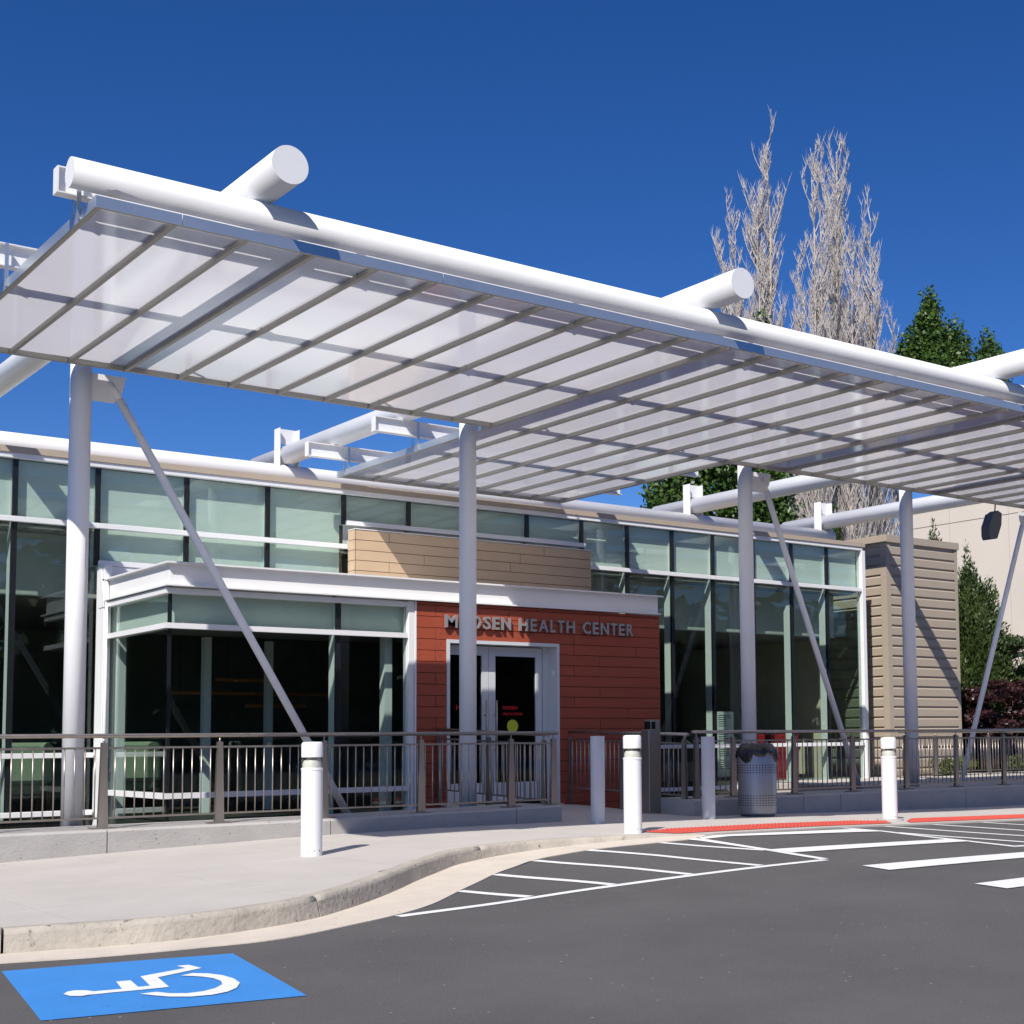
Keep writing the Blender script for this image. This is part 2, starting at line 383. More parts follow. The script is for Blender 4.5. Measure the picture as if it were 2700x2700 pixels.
# kerb, gutter
KB = [(-10, 13.6), (0, 10.55), (2.54, 9.78), (3.0, 9.6), (3.5, 9.46), (4.0, 9.5), (4.45, 9.63), (4.85, 9.9), (5.22, 10.2), (5.67, 10.62), (6.14, 11.08), (6.6, 11.5), (7.06, 11.87), (7.6, 12.14), (8.1, 12.28), (8.6, 12.28), (9.1, 12.2), (9.5, 12.1), (9.86, 11.97), (10.16, 11.70)]
KK = [(-10.05, 13.45), (-.04, 10.4), (2.5, 9.64), (2.97, 9.46), (3.49, 9.33), (4.03, 9.36), (4.52, 9.49), (4.95, 9.77), (5.33, 10.08), (5.78, 10.51), (6.24, 10.97), (6.69, 11.38), (7.12, 11.74), (7.64, 12.0), (8.12, 12.13), (8.6, 12.13), (9.08, 12.06), (9.47, 11.97), (9.83, 11.85), (10.15, 11.685)]
GG = [(-10.2, 12.67), (-.1, 10.02), (2.39, 9.23), (2.87, 9.01), (3.5, 8.86), (4.02, 8.80), (4.6, 8.98), (5.08, 9.18), (5.5, 9.46), (6.06, 10.0), (6.5, 10.4), (6.87, 10.74), (7.3, 11.07), (7.74, 11.40), (8.2, 11.54), (8.7, 11.55), (9.2, 11.565), (9.55, 11.59), (9.88, 11.625), (10.14, 11.655)]
DK = [.15] * 10 + [.145, .14, .13, .115, .1, .08, .056, .036, .02, .01]
def crom(L_, n=4):
    L_ = [np.array(p if hasattr(p, '__len__') else [p], float) for p in L_]; out = []
    for i in range(len(L_) - 1):
        p0, p1, p2, p3 = L_[max(i - 1, 0)], L_[i], L_[i + 1], L_[min(i + 2, len(L_) - 1)]
        for j in range(n):
            t = j / n
            if i < 2: q = p1 + (p2 - p1) * t
            else: q = .5 * (2 * p1 + (p2 - p0) * t + (2 * p0 - 5 * p1 + 4 * p2 - p3) * t * t + (3 * p1 - p0 - 3 * p2 + p3) * t ** 3)
            out.append(q)
    out.append(L_[-1]); return out
B4, K4, G4, D4 = crom(KB), crom(KK), crom(GG), [max(.008, float(q[0])) for q in crom(DK)]
kerb = struct(MB().box(-10, 10, 15, 15.01, -3.0, -2.99).build("kerb", 'kerb'))
bpy.data.objects.remove(kerb)
kerb = bpy.data.objects.new("kerb", None); C.objects.link(kerb); kerb["kind"] = "structure"
def kerb_section(i0, i1):
    mb = MB(); n = i1 - i0 + 1
    for q in range(i0, i1 + 1):
        b, kx, d = B4[q].copy(), K4[q].copy(), D4[q]
        zt = Zs(b[0]); r = min(.035, d * .45)
        if q == i0: nx = B4[q + 1] - B4[q]; e = .008 * nx / np.hypot(*nx); b += e; kx += e
        if q == i1: nx = B4[q] - B4[q - 1]; e = -.008 * nx / np.hypot(*nx); b += e; kx += e
        t = (kx - b); ln = np.hypot(*t); t /= ln; ft = ln * .8
        for u, z in ((0, -.30), (0, .001), (ft - r, .0015), (ft - .3 * r, -.3 * r), (ft, -r), (ln, -d - .03)):
            p = b + t * u; mb.v.append((p[0], p[1], zt + z))
    for a in range(n - 1):
        for j in range(5): mb.f.append((a * 6 + j, a * 6 + j + 1, (a + 1) * 6 + j + 1, (a + 1) * 6 + j)); mb.sm.append(1 < j < 4)
    mb.f.append(tuple(range(6))); mb.f.append(tuple((n - 1) * 6 + j for j in reversed(range(6)))); mb.sm += [False, False]
    mb.build("kerb_section", 'kerb', kerb)
for a, b in ((0, 8), (8, 25), (25, 51), (51, 76)): kerb_section(a, b)
gut = MB()
for q in range(len(B4)):
    kx, g, d = K4[q], G4[q], D4[q]
    zk = Zs(kx[0]) - d; zg = Zr(float(g[0]), float(g[1])) + .006
    for t in (-.05, 0, .33, .66, 1.0):
        p = kx + (g - kx) * t; mb_z = zk + (zg - zk) * max(t, 0); gut.v.append((p[0], p[1], mb_z))
    gut.v.append((g[0], g[1], zg - .1))
for a in range(len(B4) - 1):
    for j in range(5): gut.f.append((a * 6 + j, a * 6 + j + 1, (a + 1) * 6 + j + 1, (a + 1) * 6 + j)); gut.sm.append(j < 3)
struct(gut.build("gutter", 'gutter'))

# pavement: slabs with thin joints on a base sheet
sidewalk = bpy.data.objects.new("sidewalk", None); C.objects.link(sidewalk); sidewalk["kind"] = "structure"
kbx = [float(p[0]) for p in B4] + [10.3, 60]; kby = [float(p[1]) for p in B4] + [11.672, 11.672]
def Yk(x): return float(np.interp(x, kbx, kby))
WALLY = 14.8
def slab(x0, x1, y0, y1, name='slab', mat='walk', zoff=0., th=.10, par=None):
    n = max(2, int((x1 - x0) / .16)); mb = MB(); cols = []
    for i in range(n + 1):
        x = x0 + (x1 - x0) * i / n; lo = max(y0, Yk(x) + .002)
        if lo < y1 - .004: cols.append((x, lo))
    if len(cols) < 2: return
    for x, lo in cols:
        z = Zs(x) + zoff; mb.v += [(x, lo, z), (x, y1, z), (x, y1, z - th), (x, lo, z - th)]
    for i in range(len(cols) - 1):
        for j in range(4): mb.f.append((i * 4 + j, i * 4 + (j + 1) % 4, i * 4 + 4 + (j + 1) % 4, i * 4 + 4 + j)); mb.sm.append(False)
    mb.f += [(0, 1, 2, 3), tuple((len(cols) - 1) * 4 + j for j in (3, 2, 1, 0))]; mb.sm += [False, False]
    return mb.build(name, mat, par or sidewalk)
gxs = [-10, -6, -3, -1.6] + [-.1 + 1.53 * i for i in range(20)] + [36, 46, 60]
gys = [8.5, 10.66, 12.20, 13.78, WALLY + .1]
for i in range(len(gxs) - 1):
    for j in range(len(gys) - 1):
        slab(gxs[i] + .003, gxs[i + 1] - .003, gys[j] + .003, gys[j + 1] - .003)
base = MB()
for i, x in enumerate(np.arange(-10, 60.1, .4)):
    z = Zs(x) - .012; base.v += [(x, Yk(x) + .02, z), (x, WALLY + .2, z)]
    if i: a = 2 * i; base.f.append((a - 2, a, a + 1, a - 1)); base.sm.append(False)
base.build("joint_bed", 'kerb', sidewalk)

# ground behind the low walls, entrance walkway, far terrain
wk = MB(); nx_ = 12
for i in range(nx_ + 1):
    x = 10.42 + (12.74 - 10.42) * i / nx_
    zb = -.875 - .03 * (x - 10.4); zf = Zs(x)
    wk.v += [(x, 14.9, zf), (x, 18.2, zb), (x, 18.2, zb - .4), (x, 14.9, zf - .4)]
for i in range(nx_):
    for j in range(4): wk.f.append((i * 4 + j, i * 4 + (j + 1) % 4, i * 4 + 4 + (j + 1) % 4, i * 4 + 4 + j)); wk.sm.append(False)
wk.f += [(0, 1, 2, 3), tuple(nx_ * 4 + j for j in (3, 2, 1, 0))]; wk.sm += [False, False]
struct(wk.build("entrance_walkway", 'walk'))
struct(box("left_yard", 'earth', None, -6, 10.42, 15.7, 20.6, -1.6, -1.28))
struct(box("right_yard", 'earth', None, 12.74, 18.6, 15.68, 20.6, -1.6, -1.25))
struct(box("right_terrace", 'walk', None, 18.6, 40, 15.705, 21.0, -1.6, -.835))
tv = MB(); txs = [-600, -200, -80, -30, -10, 10, 40, 80, 120, 300, 700]; tys = [-600, -200, -80, -30, 10, 15.2, 15.6, 40, 80, 200, 700]
for x in txs:
    for y in tys: tv.v.append((x, y, -1.35 if y > 15.4 else -2.6))
for i in range(10):
    for j in range(10): a = i * 11 + j; tv.f.append((a, a + 11, a + 12, a + 1)); tv.sm.append(False)
struct(tv.build("terrain", 'far'))

# tactile paving
def tactile(poly, label):
    cx = sum(p[0] for p in poly) / len(poly); cy_ = sum(p[1] for p in poly) / len(poly)
    t = thing("tactile_paving", (cx, cy_, Zs(cx)), label, "tactile paving", "red tactile paving strips")
    bm = bmesh.new(); bm.faces.new([bm.verts.new((x, y, 0)) for x, y in poly])
    for a in np.arange(min(p[0] for p in poly) + .3, max(p[0] for p in poly), .3):
        bmesh.ops.bisect_plane(bm, geom=bm.verts[:] + bm.edges[:] + bm.faces[:], plane_co=(a, 0, 0), plane_no=(1, 0, 0))
    bmesh.ops.triangulate(bm, faces=bm.faces[:]); bm.verts.index_update()
    mb = MB(); mb.add([(q.co.x, q.co.y, Zs(q.co.x) + .006) for q in bm.verts], [[q.index for q in fc.verts] for fc in bm.faces]); bm.free()
    flip_up(mb.build("base_mat", 'tact', t, fix=False))
    def inside(x, y):
        c = False; j = len(poly) - 1
        for i in range(len(poly)):
            (xi, yi), (xj, yj) = poly[i], poly[j]
            if (yi > y) != (yj > y) and x < (xj - xi) * (y - yi) / (yj - yi) + xi: c = not c
            j = i
        return c
    d = MB()
    for x in np.arange(min(p[0] for p in poly) + .03, max(p[0] for p in poly), .0605):
        for y in np.arange(min(p[1] for p in poly) + .03, max(p[1] for p in poly), .0605):
            if not (inside(x - .02, y) and inside(x + .02, y) and inside(x, y - .02) and inside(x, y + .02)): continue
            z = Zs(x) + .006; o = len(d.v)
            for r, h in ((.017, 0), (.011, .008)):
                for q in range(7): d.v.append((x + r * math.cos(q * .8976), y + r * math.sin(q * .8976), z + h))
            for q in range(7): d.f.append((o + q, o + (q + 1) % 7, o + 7 + (q + 1) % 7, o + 7 + q)); d.sm.append(True)
            d.f.append(tuple(o + 7 + q for q in range(7))); d.sm.append(False)
    d.build("raised_domes", 'tact', t, kind="stuff", fix=False)
tactile([(9.83, 12.37), (10.45, 12.62), (13.40, 12.60), (13.78, 12.33), (13.36, 11.86), (11.8, 11.86), (9.95, 11.88)], "longer red truncated dome strip between the middle and right lit bollards")
tactile([(13.98, 12.16), (14.60, 12.62), (19.5, 12.62), (19.5, 11.86), (13.70, 11.86)], "red truncated dome strip running out of view right of the right lit bollard")

# ------------------------------------------------------------------ low walls
def low_wall(bounds, y0, y1, ztop, label):
    t = thing("low_wall", ((bounds[0] + bounds[-1]) / 2, (y0 + y1) / 2, -1.1), label, "concrete wall", "low concrete walls with railings")
    for a, b in zip(bounds[:-1], bounds[1:]):
        z0, z1 = ztop(a), ztop(b); c = .022; e = .006
        v = []
        for x, z in ((a + e, z0), (b - e, z1)):
            v += [(x, y0, -1.5), (x, y0, z - c), (x, y0 + c, z), (x, y1, z), (x, y1, -1.5)]
        f = [(j, (j + 1) % 5, 5 + (j + 1) % 5, 5 + j) for j in range(5)] + [(4, 3, 2, 1, 0), (5, 6, 7, 8, 9)]
        MB().add(v, f).build("wall_section", 'conc', t)
        box("joint_filler", 'joint', t, b - .012, b + .012, y0 + .02, y1 - .03, -1.5, z1 - .03) if b < bounds[-1] else None
    return t
low_wall([-5.06, -2.59, -.12, 2.35, 4.82, 7.29, 9.79, 10.475], WALLY, 15.74, lambda x: float(np.interp(x, [4, 8.4, 10.4], [-.848, -.845, -.806])), "low concrete wall left of the entrance walkway, partly in sun")
low_wall([12.68, 14.78, 15.55, 18.47, 20.95, 23.4, 25.9, 28.4], WALLY, 15.70, lambda x: -.815, "low shaded concrete wall right of the entrance walkway, behind the litter bin")

# ------------------------------------------------------------------ railings
def railing(p0, p1, posts, label, zb=lambda t: -.80, dz=lambda t: 0., ends=(True, True), plates=True):
    p0, p1 = Vector((*p0, 0)), Vector((*p1, 0)); d = p1 - p0; Lg = d.length; d.normalize(); n = Vector((-d.y, d.x, 0))
    mid = (p0 + p1) / 2
    t = thing("railing", (mid.x, mid.y, zb(.5)), label, "railing", "stainless steel picket railings")
    P = lambda s, z: (p0.x + d.x * s, p0.y + d.y * s, z + dz(s / Lg))
    MB().tube(P(-.06, .105), P(Lg + .06, .105), .0225, 16).build("top_rail", 'steel', t)
    def flat(za, zb_, th, nm):
        a, b = P(0, 0), P(Lg, 0); q = n * th
        v = [(a[0] - q.x, a[1] - q.y, a[2] + za), (b[0] - q.x, b[1] - q.y, b[2] + za), (b[0] + q.x, b[1] + q.y, b[2] + za), (a[0] + q.x, a[1] + q.y, a[2] + za)]
        v += [(x, y, z + zb_ - za) for x, y, z in v]
        MB().add(v, [(0, 3, 2, 1), (4, 5, 6, 7), (0, 1, 5, 4), (1, 2, 6, 5), (2, 3, 7, 6), (3, 0, 4, 7)]).build(nm, 'steel', t)
    flat(-.032, -.010, .011, "upper_rail"); flat(-.748, -.728, .011, "lower_rail")
    src = None
    k = int(Lg / .1015)
    for i in range(k):
        s = (i + .5) * Lg / k
        if min(abs(s - q) for q in posts) < .035: continue
        if src is None:
            s0 = s; src = MB().tube(P(s, -.73), P(s, -.03), .0075, 8).build("picket", 'steel', t)
        else:
            a, b = P(s0, 0), P(s, 0); inst(src, "picket", t, b[0] - a[0], b[1] - a[1], b[2] - a[2])
    for s in posts:
        z0 = zb(s / Lg); c = P(s, 0)
        po = MB()
        for off in (-.017, .017):
            w0, w1 = .052, .028; q0 = n * (off - .006); q1 = n * (off + .006); v = []
            for q in (q0, q1):
                for u, z in ((-w0, z0), (w0, z0), (w1, .035 + dz(s / Lg)), (-w1, .035 + dz(s / Lg))):
                    v.append((c[0] + d.x * u + q.x, c[1] + d.y * u + q.y, z))
            po.add(v, [(0, 1, 2, 3), (7, 6, 5, 4), (0, 4, 5, 1), (1, 5, 6, 2), (2, 6, 7, 3), (3, 7, 4, 0)])
        pm = po.build("post", 'steel', t)
        MB().tube((c[0], c[1], -.02 + dz(s / Lg)), (c[0], c[1], .095 + dz(s / Lg)), .009, 10).build("stem", 'steel', pm)
        if plates:
            v = []
            for z in (z0, z0 + .016):
                for a, b in ((-.13, -.05), (.13, -.05), (.13, .05), (-.13, .05)):
                    v.append((c[0] + d.x * a + n.x * b, c[1] + d.y * a + n.y * b, z))
            MB().add(v, [(0, 3, 2, 1), (4, 5, 6, 7), (0, 1, 5, 4), (1, 2, 6, 5), (2, 3, 7, 6), (3, 0, 4, 7)]).build("base_plate", 'steel', pm)
    return t
RY = 14.98
zl = lambda t: float(np.interp(-1.2 + t * 11.68, [4, 8.4, 10.4], [-.848, -.845, -.806]))
railing((-1.2, RY), (10.48, RY), [x + 1.2 for x in (-.12, 1.11, 2.35, 3.585, 4.826, 6.061, 7.289, 8.545, 9.825, 10.47)], "long steel picket railing on the low wall left of the walkway", zl)
railing((12.86, RY), (24.9, RY), [x - 12.86 for x in (12.882, 13.562, 14.772, 16.011, 17.24, 18.466, 19.707, 20.94, 22.18, 23.41, 24.65)], "long steel picket railing on the shaded low wall right of the walkway", lambda t: -.815)
wzl = lambda x: (lambda t: float(np.interp(t, [0, 1], [-1.0, -.885])))
railing((10.46, 15.12), (10.36, 17.72), [.05, 1.3, 2.55], "short railing running back to the door on the left side of the walkway", wzl(0), lambda t: -.02 + .10 * t)
railing((12.72, 15.02), (12.66, 17.76), [.03, 1.37, 2.68], "short railing running back to the red wall on the right side of the walkway", lambda t: float(np.interp(t, [0, 1], [-1.03, -.93])), lambda t: -.03 + .07 * t, plates=False)
railing((22.7, 19.85), (29.9, 19.85), [.1, 1.1, 2.9, 4.7, 6.5, 7.1], "railing far behind on the terrace in front of the beige louvred enclosure", lambda t: -.80)

# ------------------------------------------------------------------ canopy
can = thing("entrance_canopy", (14.7, 15.84, -1.1), "white steel tube canopy with translucent roof panels over the entrance", "canopy")
CZ = 4.145; PX0, PD = 3.408, .5996
YF, YBK, YEX = 10.93, 15.72, 20.12
NR = 36; K0, K1 = 11, 18
colX = [4.817, 9.806, 14.80, 18.54, 22.42, 27.3]; COLY = 15.97
for i, x in enumerate(colX):
    MB().tube((x, COLY, -1.2), (x, COLY, 4.60), .113, 40).build("column", 'white', can)
tubX = [4.81, 9.82, 14.78, 18.60, 22.36, 27.3]
for x in tubX:
    MB().tube((x, 10.58, 4.72), (x, 22.8 if x < 25 else 16.2, 4.72), .160, 48).build("cross_tube", 'white', can)
    if x > 25: continue
    h = MB()                                        # H-section stub above the roof tube
    for z0, z1 in ((4.22, 4.54), (4.90, 5.15)):
        h.box(x - .175, x - .16, 21.52, 21.73, z0, z1); h.box(x + .16, x + .175, 21.52, 21.73, z0, z1); h.box(x - .16, x + .16, 21.62, 21.635, z0, z1)
    h.box(x - .175, x - .16, 21.52, 21.73, 4.54, 4.90); h.box(x + .16, x + .175, 21.52, 21.73, 4.54, 4.90)
    h.build("bracket", 'white', can)
MB().tube((3.235, 11.12, 4.443), (31, 11.12, 4.443), .119, 48).build("front_tube", 'white', can)
MB().tube((-4, 21.63, 4.405), (22.6, 21.63, 4.405), .154, 48).build("roof_tube", 'white', can)
for y, x0, x1 in ((11.40, 3.22, 31), (13.48, 2.0, 31), (15.62, 4.3, 31), (17.65, 9.31, 15.3), (19.78, 9.31, 15.3)):
    p = MB(); z0, z1 = 4.365, 4.555
    p.box(x0, x1, y - .006, y + .006, z0, z1); p.box(x0, x1, y - .055, y + .055, z1, z1 + .012); p.box(x0, x1, y - .055, y + .055, z0 - .012, z0)
    p.box(x0 - .012, x0, y - .055, y + .055, z0 - .012, z1 + .012)
    p.build("purlin", 'white', can)
def hanger(x, y):
    h = MB(); h.box(x - .004, x + .004, y - .10, y - .045, CZ + .01, 4.55); h.box(x - .03, x - .004, y - .10, y - .094, CZ + .01, 4.55)
    h.box(x - .004, x + .004, y + .075, y + .115, CZ + .06, 4.55); h.build("hanger_strap", 'galv', can)
for k in range(0, NR, 4):
    for y in (11.40, 13.48, 15.5): hanger(PX0 + k * PD - (.032 if k == 0 else 0), y)
for x in (PX0 + K0 * PD - .034, PX0 + K1 * PD + .034):
    for y in (17.65, 19.78): hanger(x, y)
for k in range(NR):
    x = PX0 + k * PD; y1 = YEX if K0 <= k <= K1 else YBK
    b = MB(); b.box(x - .021, x + .021, YF + .004, y1, CZ, CZ + .035); b.box(x - .012, x + .012, YF + .004, y1, CZ + .035, CZ + .085)
    b.build("rib", 'rib', can)
    if k < NR - 1:
        yy = YEX if K0 <= k < K1 else YBK
        pn = MB().box(x + .0125, x + PD - .0125, YF + .05, yy - .05, CZ + .0365, CZ + .055).build("roof_panel", 'panel', can)
        pn.data.materials.append(M_['skin'])
        for p_ in pn.data.polygons: p_.material_index = 0 if p_.normal.z > .5 else 1
        box("edge_bar", 'rib', can, x + .0265, x + PD - .0265, yy - .055, yy, CZ + .002, CZ + .07)
        box("edge_bar", 'rib', can, x + .0265, x + PD - .0265, YF + .004, YF + .05, CZ + .002, CZ + .035)
for k in range(1, NR + 3, 4):
    a = PX0 - .03 if k == 1 else PX0 + (k - 4) * PD + .05; b = PX0 + k * PD + .044
    if a < b - .1: box("fascia", 'galv', can, a, b, YF - .004, YF + .003, CZ - .004, CZ + .088)
for y0, y1 in ((YF + .003, 13.3), (13.306, YBK)):
    box("side_fascia", 'galv', can, PX0 - .032, PX0 - .0265, y0, y1, CZ - .002, CZ + .09)
box("side_fascia", 'galv', can, PX0 + K0 * PD - .034, PX0 + K0 * PD - .0265, YBK + .005, YEX, CZ - .002, CZ + .09)
box("side_fascia", 'galv', can, PX0 + K1 * PD + .0265, PX0 + K1 * PD + .034, YBK + .005, YEX, CZ - .002, CZ + .09)
def brace(x0, z0, x1, z1, colx):
    d = Vector((x1 - x0, 0, z1 - z0)).normalized(); a = Vector((x0, COLY, z0)); b = Vector((x1, COLY, z1))
    bmb = MB(); bmb.tube(a + d * .02, a + d * .22, .026, 24, .046); bmb.tube(a + d * .22, b, .046, 24)
    br = bmb.build("brace", 'white', can)
    s = 1 if x0 > colx else -1
    MB().prism([(colx + s * .10, CZ), (colx + s * .10, CZ - .19 - .12), (x0 + s * .06, CZ - .19 - .12), (x0 + s * .15, CZ - .17), (x0 + s * .19, CZ)], 'y', COLY - .008, COLY + .008).build("gusset_plate", 'white', br)
brace(5.12, 4.08, 8.26, -1.15, colX[0]); brace(15.16, 4.08, 17.37, -1.15, colX[2]); brace(21.86, 4.08, 19.66, -1.15, colX[4])

# small fixture hanging from the canopy back edge
fx = thing("hanging_floodlight", (20.7, 15.75, 4.1), "dark grey floodlight hanging under the back edge of the canopy", "floodlight")
MB().tube((20.68, 15.73, 4.15), (20.66, 15.73, 4.02), .012, 10).build("stem", 'lampg', fx)
MB().prism([(20.58, 3.98), (20.53, 3.97), (20.40, 3.72), (20.40, 3.55), (20.44, 3.49), (20.62, 3.52), (20.75, 3.78), (20.77, 3.99), (20.66, 4.03)], 'y', 15.66, 15.84).build("lamp_housing", 'lampg', fx)

# ------------------------------------------------------------------ building
FY = 20.6; VY = 18.04; RYF = 17.95
bld = thing("health_center_building", (14.0, FY, -1.1), "single storey health centre with green glass curtain wall and red entrance wall", "building")
MX = [-3.6, -2.48, -1.36, -.24, .88, 2.0, 3.12, 4.245, 5.365, 6.485, 7.78, 9.052, 10.34, 11.512, 12.69, 13.863, 15.05, 16.10, 17.18, 18.21, 19.28, 20.35, 21.38, 22.39]
ZT = 3.98; ZM1, ZM0 = 3.172, 3.098; ZS1, ZS0 = -.089, -.16; ZL1, ZL0 = -.888, -.96; ZB = -1.5
def pane(x0, x1, z0, z1, y=FY): return box("glass_pane", 'glass', bld, x0 + .036, x1 - .036, y, y + .012, z0, z1)
def mullion(x, z0, z1, y=FY, body=True, hw=.036):
    m = box("mullion", 'black', bld, x - hw, x + hw, y - .006, y + .045, z0, z1)
    if body: box("mullion_body", 'trim', m, x - .03, x + .03, y + .046, y + .23, z0, z1)
def band(x0, x1, z0, z1, y=FY, nm="transom"):
    return cbox(nm, 'trim', bld, x0, x1, y - .075, y + .03, z0, z1, c=.004)
left = [x for x in MX if x <= 6.49]; mid = [x for x in MX if 6.48 <= x <= 10.35]; box_ = [x for x in MX if 10.33 <= x <= 15.06]; rgt = [x for x in MX if x >= 15.04]
def fill(xs_, z0, z1):
    for a, b in zip(xs_[:-1], xs_[1:]): pane(a, b, z0, z1)
fill(left, ZM1, ZT); fill(left, ZS1, ZM0); fill(left, ZL1, ZS0); fill(left, ZB, ZL0)
fill(mid, ZM1, ZT); fill(mid, 2.64, ZM0)
fill(box_, 3.56, ZT)
fill([15.05, *rgt[1:]], ZM1, ZT); fill(rgt, ZS1, ZM0); fill(rgt, ZL1, ZS0); fill(rgt, ZB, ZL0)
pane(14.72, 15.05, ZS1, ZM0); pane(14.72, 15.05, ZL1, ZS0); pane(14.72, 15.05, ZB, ZL0)
for x in MX[:-1]:
    z0 = ZB if (x < 6.4 or x > 15.04) else (2.57 if x < 10.3 else 3.5)
    mullion(x, z0, ZT)
band(-4, 10.36, ZM0, ZM1); band(6.50, 10.36, 2.565, 2.64); band(10.36, 15.08, 3.485, 3.56); band(15.06, 22.35, ZM0, ZM1); band(14.70, 15.06, ZM0, ZM1)
band(-4, 6.47, ZS0, ZS1); band(-4, 6.47, ZL0, ZL1); band(14.72, 22.35, ZS0, ZS1); band(14.72, 22.35, ZL0, ZL1)
band(-4, 22.40, ZT, 4.052, nm="head_trim")
box("coping", 'coping', bld, -4, 22.46, FY - .095, FY + .22, 4.054, 4.14)
cbox("corner_post", 'trim', bld, 22.36, 22.47, FY - .08, FY + .08, -1.4, ZT - .002)
cbox("bay_post", 'trim', bld, 6.50, 6.60, FY - .30, FY + .03, -1.4, 2.56)
MB().tube((6.53, FY - .34, -1.3), (6.53, FY - .34, 2.4), .022, 12).build("downpipe", 'trim', bld)
# shades just behind the upper glass, bulkhead, ceiling, inner walls
for a, b in zip(MX[:-1], MX[1:]):
    box("shade_board", 'blind', bld, a + .034, b - .034, FY + .10, FY + .118, ZM0 + .02, ZT)
    if 6.48 <= a < 10.3: box("shade_board", 'blind', bld, a + .034, b - .034, FY + .10, FY + .118, 2.5, ZM0 + .01)
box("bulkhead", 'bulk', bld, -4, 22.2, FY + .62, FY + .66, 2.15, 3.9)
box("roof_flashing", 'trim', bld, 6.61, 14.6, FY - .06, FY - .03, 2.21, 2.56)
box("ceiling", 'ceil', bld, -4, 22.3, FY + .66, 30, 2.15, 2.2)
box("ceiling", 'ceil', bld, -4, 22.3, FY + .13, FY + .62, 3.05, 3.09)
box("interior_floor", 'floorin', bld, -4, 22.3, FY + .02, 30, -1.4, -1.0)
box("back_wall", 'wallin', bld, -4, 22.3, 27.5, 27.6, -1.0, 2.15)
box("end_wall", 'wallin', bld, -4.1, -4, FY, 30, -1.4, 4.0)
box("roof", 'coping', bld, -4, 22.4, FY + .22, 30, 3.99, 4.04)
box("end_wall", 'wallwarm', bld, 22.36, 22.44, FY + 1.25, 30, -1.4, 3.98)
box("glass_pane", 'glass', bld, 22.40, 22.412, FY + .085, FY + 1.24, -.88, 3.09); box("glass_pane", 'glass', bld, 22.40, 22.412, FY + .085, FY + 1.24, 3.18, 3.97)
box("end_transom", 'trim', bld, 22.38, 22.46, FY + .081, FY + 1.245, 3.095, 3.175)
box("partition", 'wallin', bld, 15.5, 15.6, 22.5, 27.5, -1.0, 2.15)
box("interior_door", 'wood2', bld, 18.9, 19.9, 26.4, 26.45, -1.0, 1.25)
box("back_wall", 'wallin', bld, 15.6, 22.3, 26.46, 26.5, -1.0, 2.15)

# entrance bay (left part) -------------------------------------------------
BX = 6.60; BR = 10.09; BM = 8.98
lev = [(1.57, 1.95), (-.61, 1.50), (-1.3, -.68)]
for z0, z1 in lev:
    box("glass_pane", 'glass', bld, BX, BX + .012, VY + .04, FY - .32, z0, z1)
    for a, b in ((BX + .04, BM - .036), (BM + .036, BR - .05)): box("glass_pane", 'glass', bld, a, b, VY, VY + .012, z0, z1)
mullion(BM, -1.3, 1.96, VY)
box("mullion", 'black', bld, BX - .006, BX + .036, VY - .006, VY + .036, -1.3, 1.96)
for z0, z1 in ((1.95, 2.022), (1.50, 1.57), (-.68, -.61)):
    v = [(BX - .07, FY - .30), (BX - .07, VY - .07), (BR - .05, VY - .07), (BR - .05, VY + .03), (BX + .03, VY + .03), (BX + .03, FY - .30)]
    MB().prism(v, 'z', z0, z1).build("transom", 'trim', bld)
cbox("bay_frame", 'trim', bld, BR - .05, BR + .04, VY - .08, VY + .08, -1.3, 2.03)
box("shade_board", 'blind', bld, BX + .08, BM - .034, VY + .13, VY + .15, 1.53, 2.2); box("shade_board", 'blind', bld, BM + .034, BR, VY + .13, VY + .15, 1.53, 2.2)
box("shade_board", 'blind', bld, BX + .10, BX + .12, VY + .2, FY - .1, 1.53, 2.2)
box("bay_ceiling", 'ceil', bld, BX + .13, 14.6, VY + .16, FY, 1.62, 1.66)
box("interior_floor", 'floorin', bld, BX + .05, 14.6, VY + .05, FY, -1.4, -1.0)
box("inner_post", 'trim', bld, 6.70, 6.83, FY - .28, FY - .12, -1, 1.6); box("inner_post", 'trim', bld, 8.05, 8.15, FY - .1, FY + .05, -1, 1.6)
box("inner_post", 'trim', bld, 9.2, 9.3, FY + .3, FY + .42, -1, 1.6); box("inner_post", 'trim', bld, BR - .2, BR - .08, VY + .35, VY + .5, -1, 1.6)
box("bay_roof", 'trim', bld, BX, 14.6, RYF + .01, FY, 2.17, 2.2)
# steel channel fascia
def channel(a, b, side):
    pass
c = MB()
c.box(BX - .03, 14.64, RYF - .006, RYF + .006, 2.06, 2.33); c.box(BX - .10, 14.70, RYF - .09, RYF + .006, 2.33, 2.352); c.box(BX - .10, 14.64, RYF - .09, RYF + .006, 2.038, 2.06)
c.build("fascia_beam", 'white', bld)
c = MB()
c.box(BX - .036, BX - .024, RYF + .007, FY - .10, 2.06, 2.33); c.box(BX - .10, BX - .024, RYF + .007, FY - .10, 2.33, 2.352); c.box(BX - .10, BX - .024, RYF + .007, FY - .10, 2.038, 2.06)
c.build("fascia_beam", 'white', bld)
MB().prism([(FY - .10, 2.352), (FY - .10, 1.95), (FY - .32, 1.95), (FY - .32, 2.06), (FY - .16, 2.5), (FY - .10, 2.55)], 'x', BX - .11, BX - .10).build("end_plate", 'white', bld)

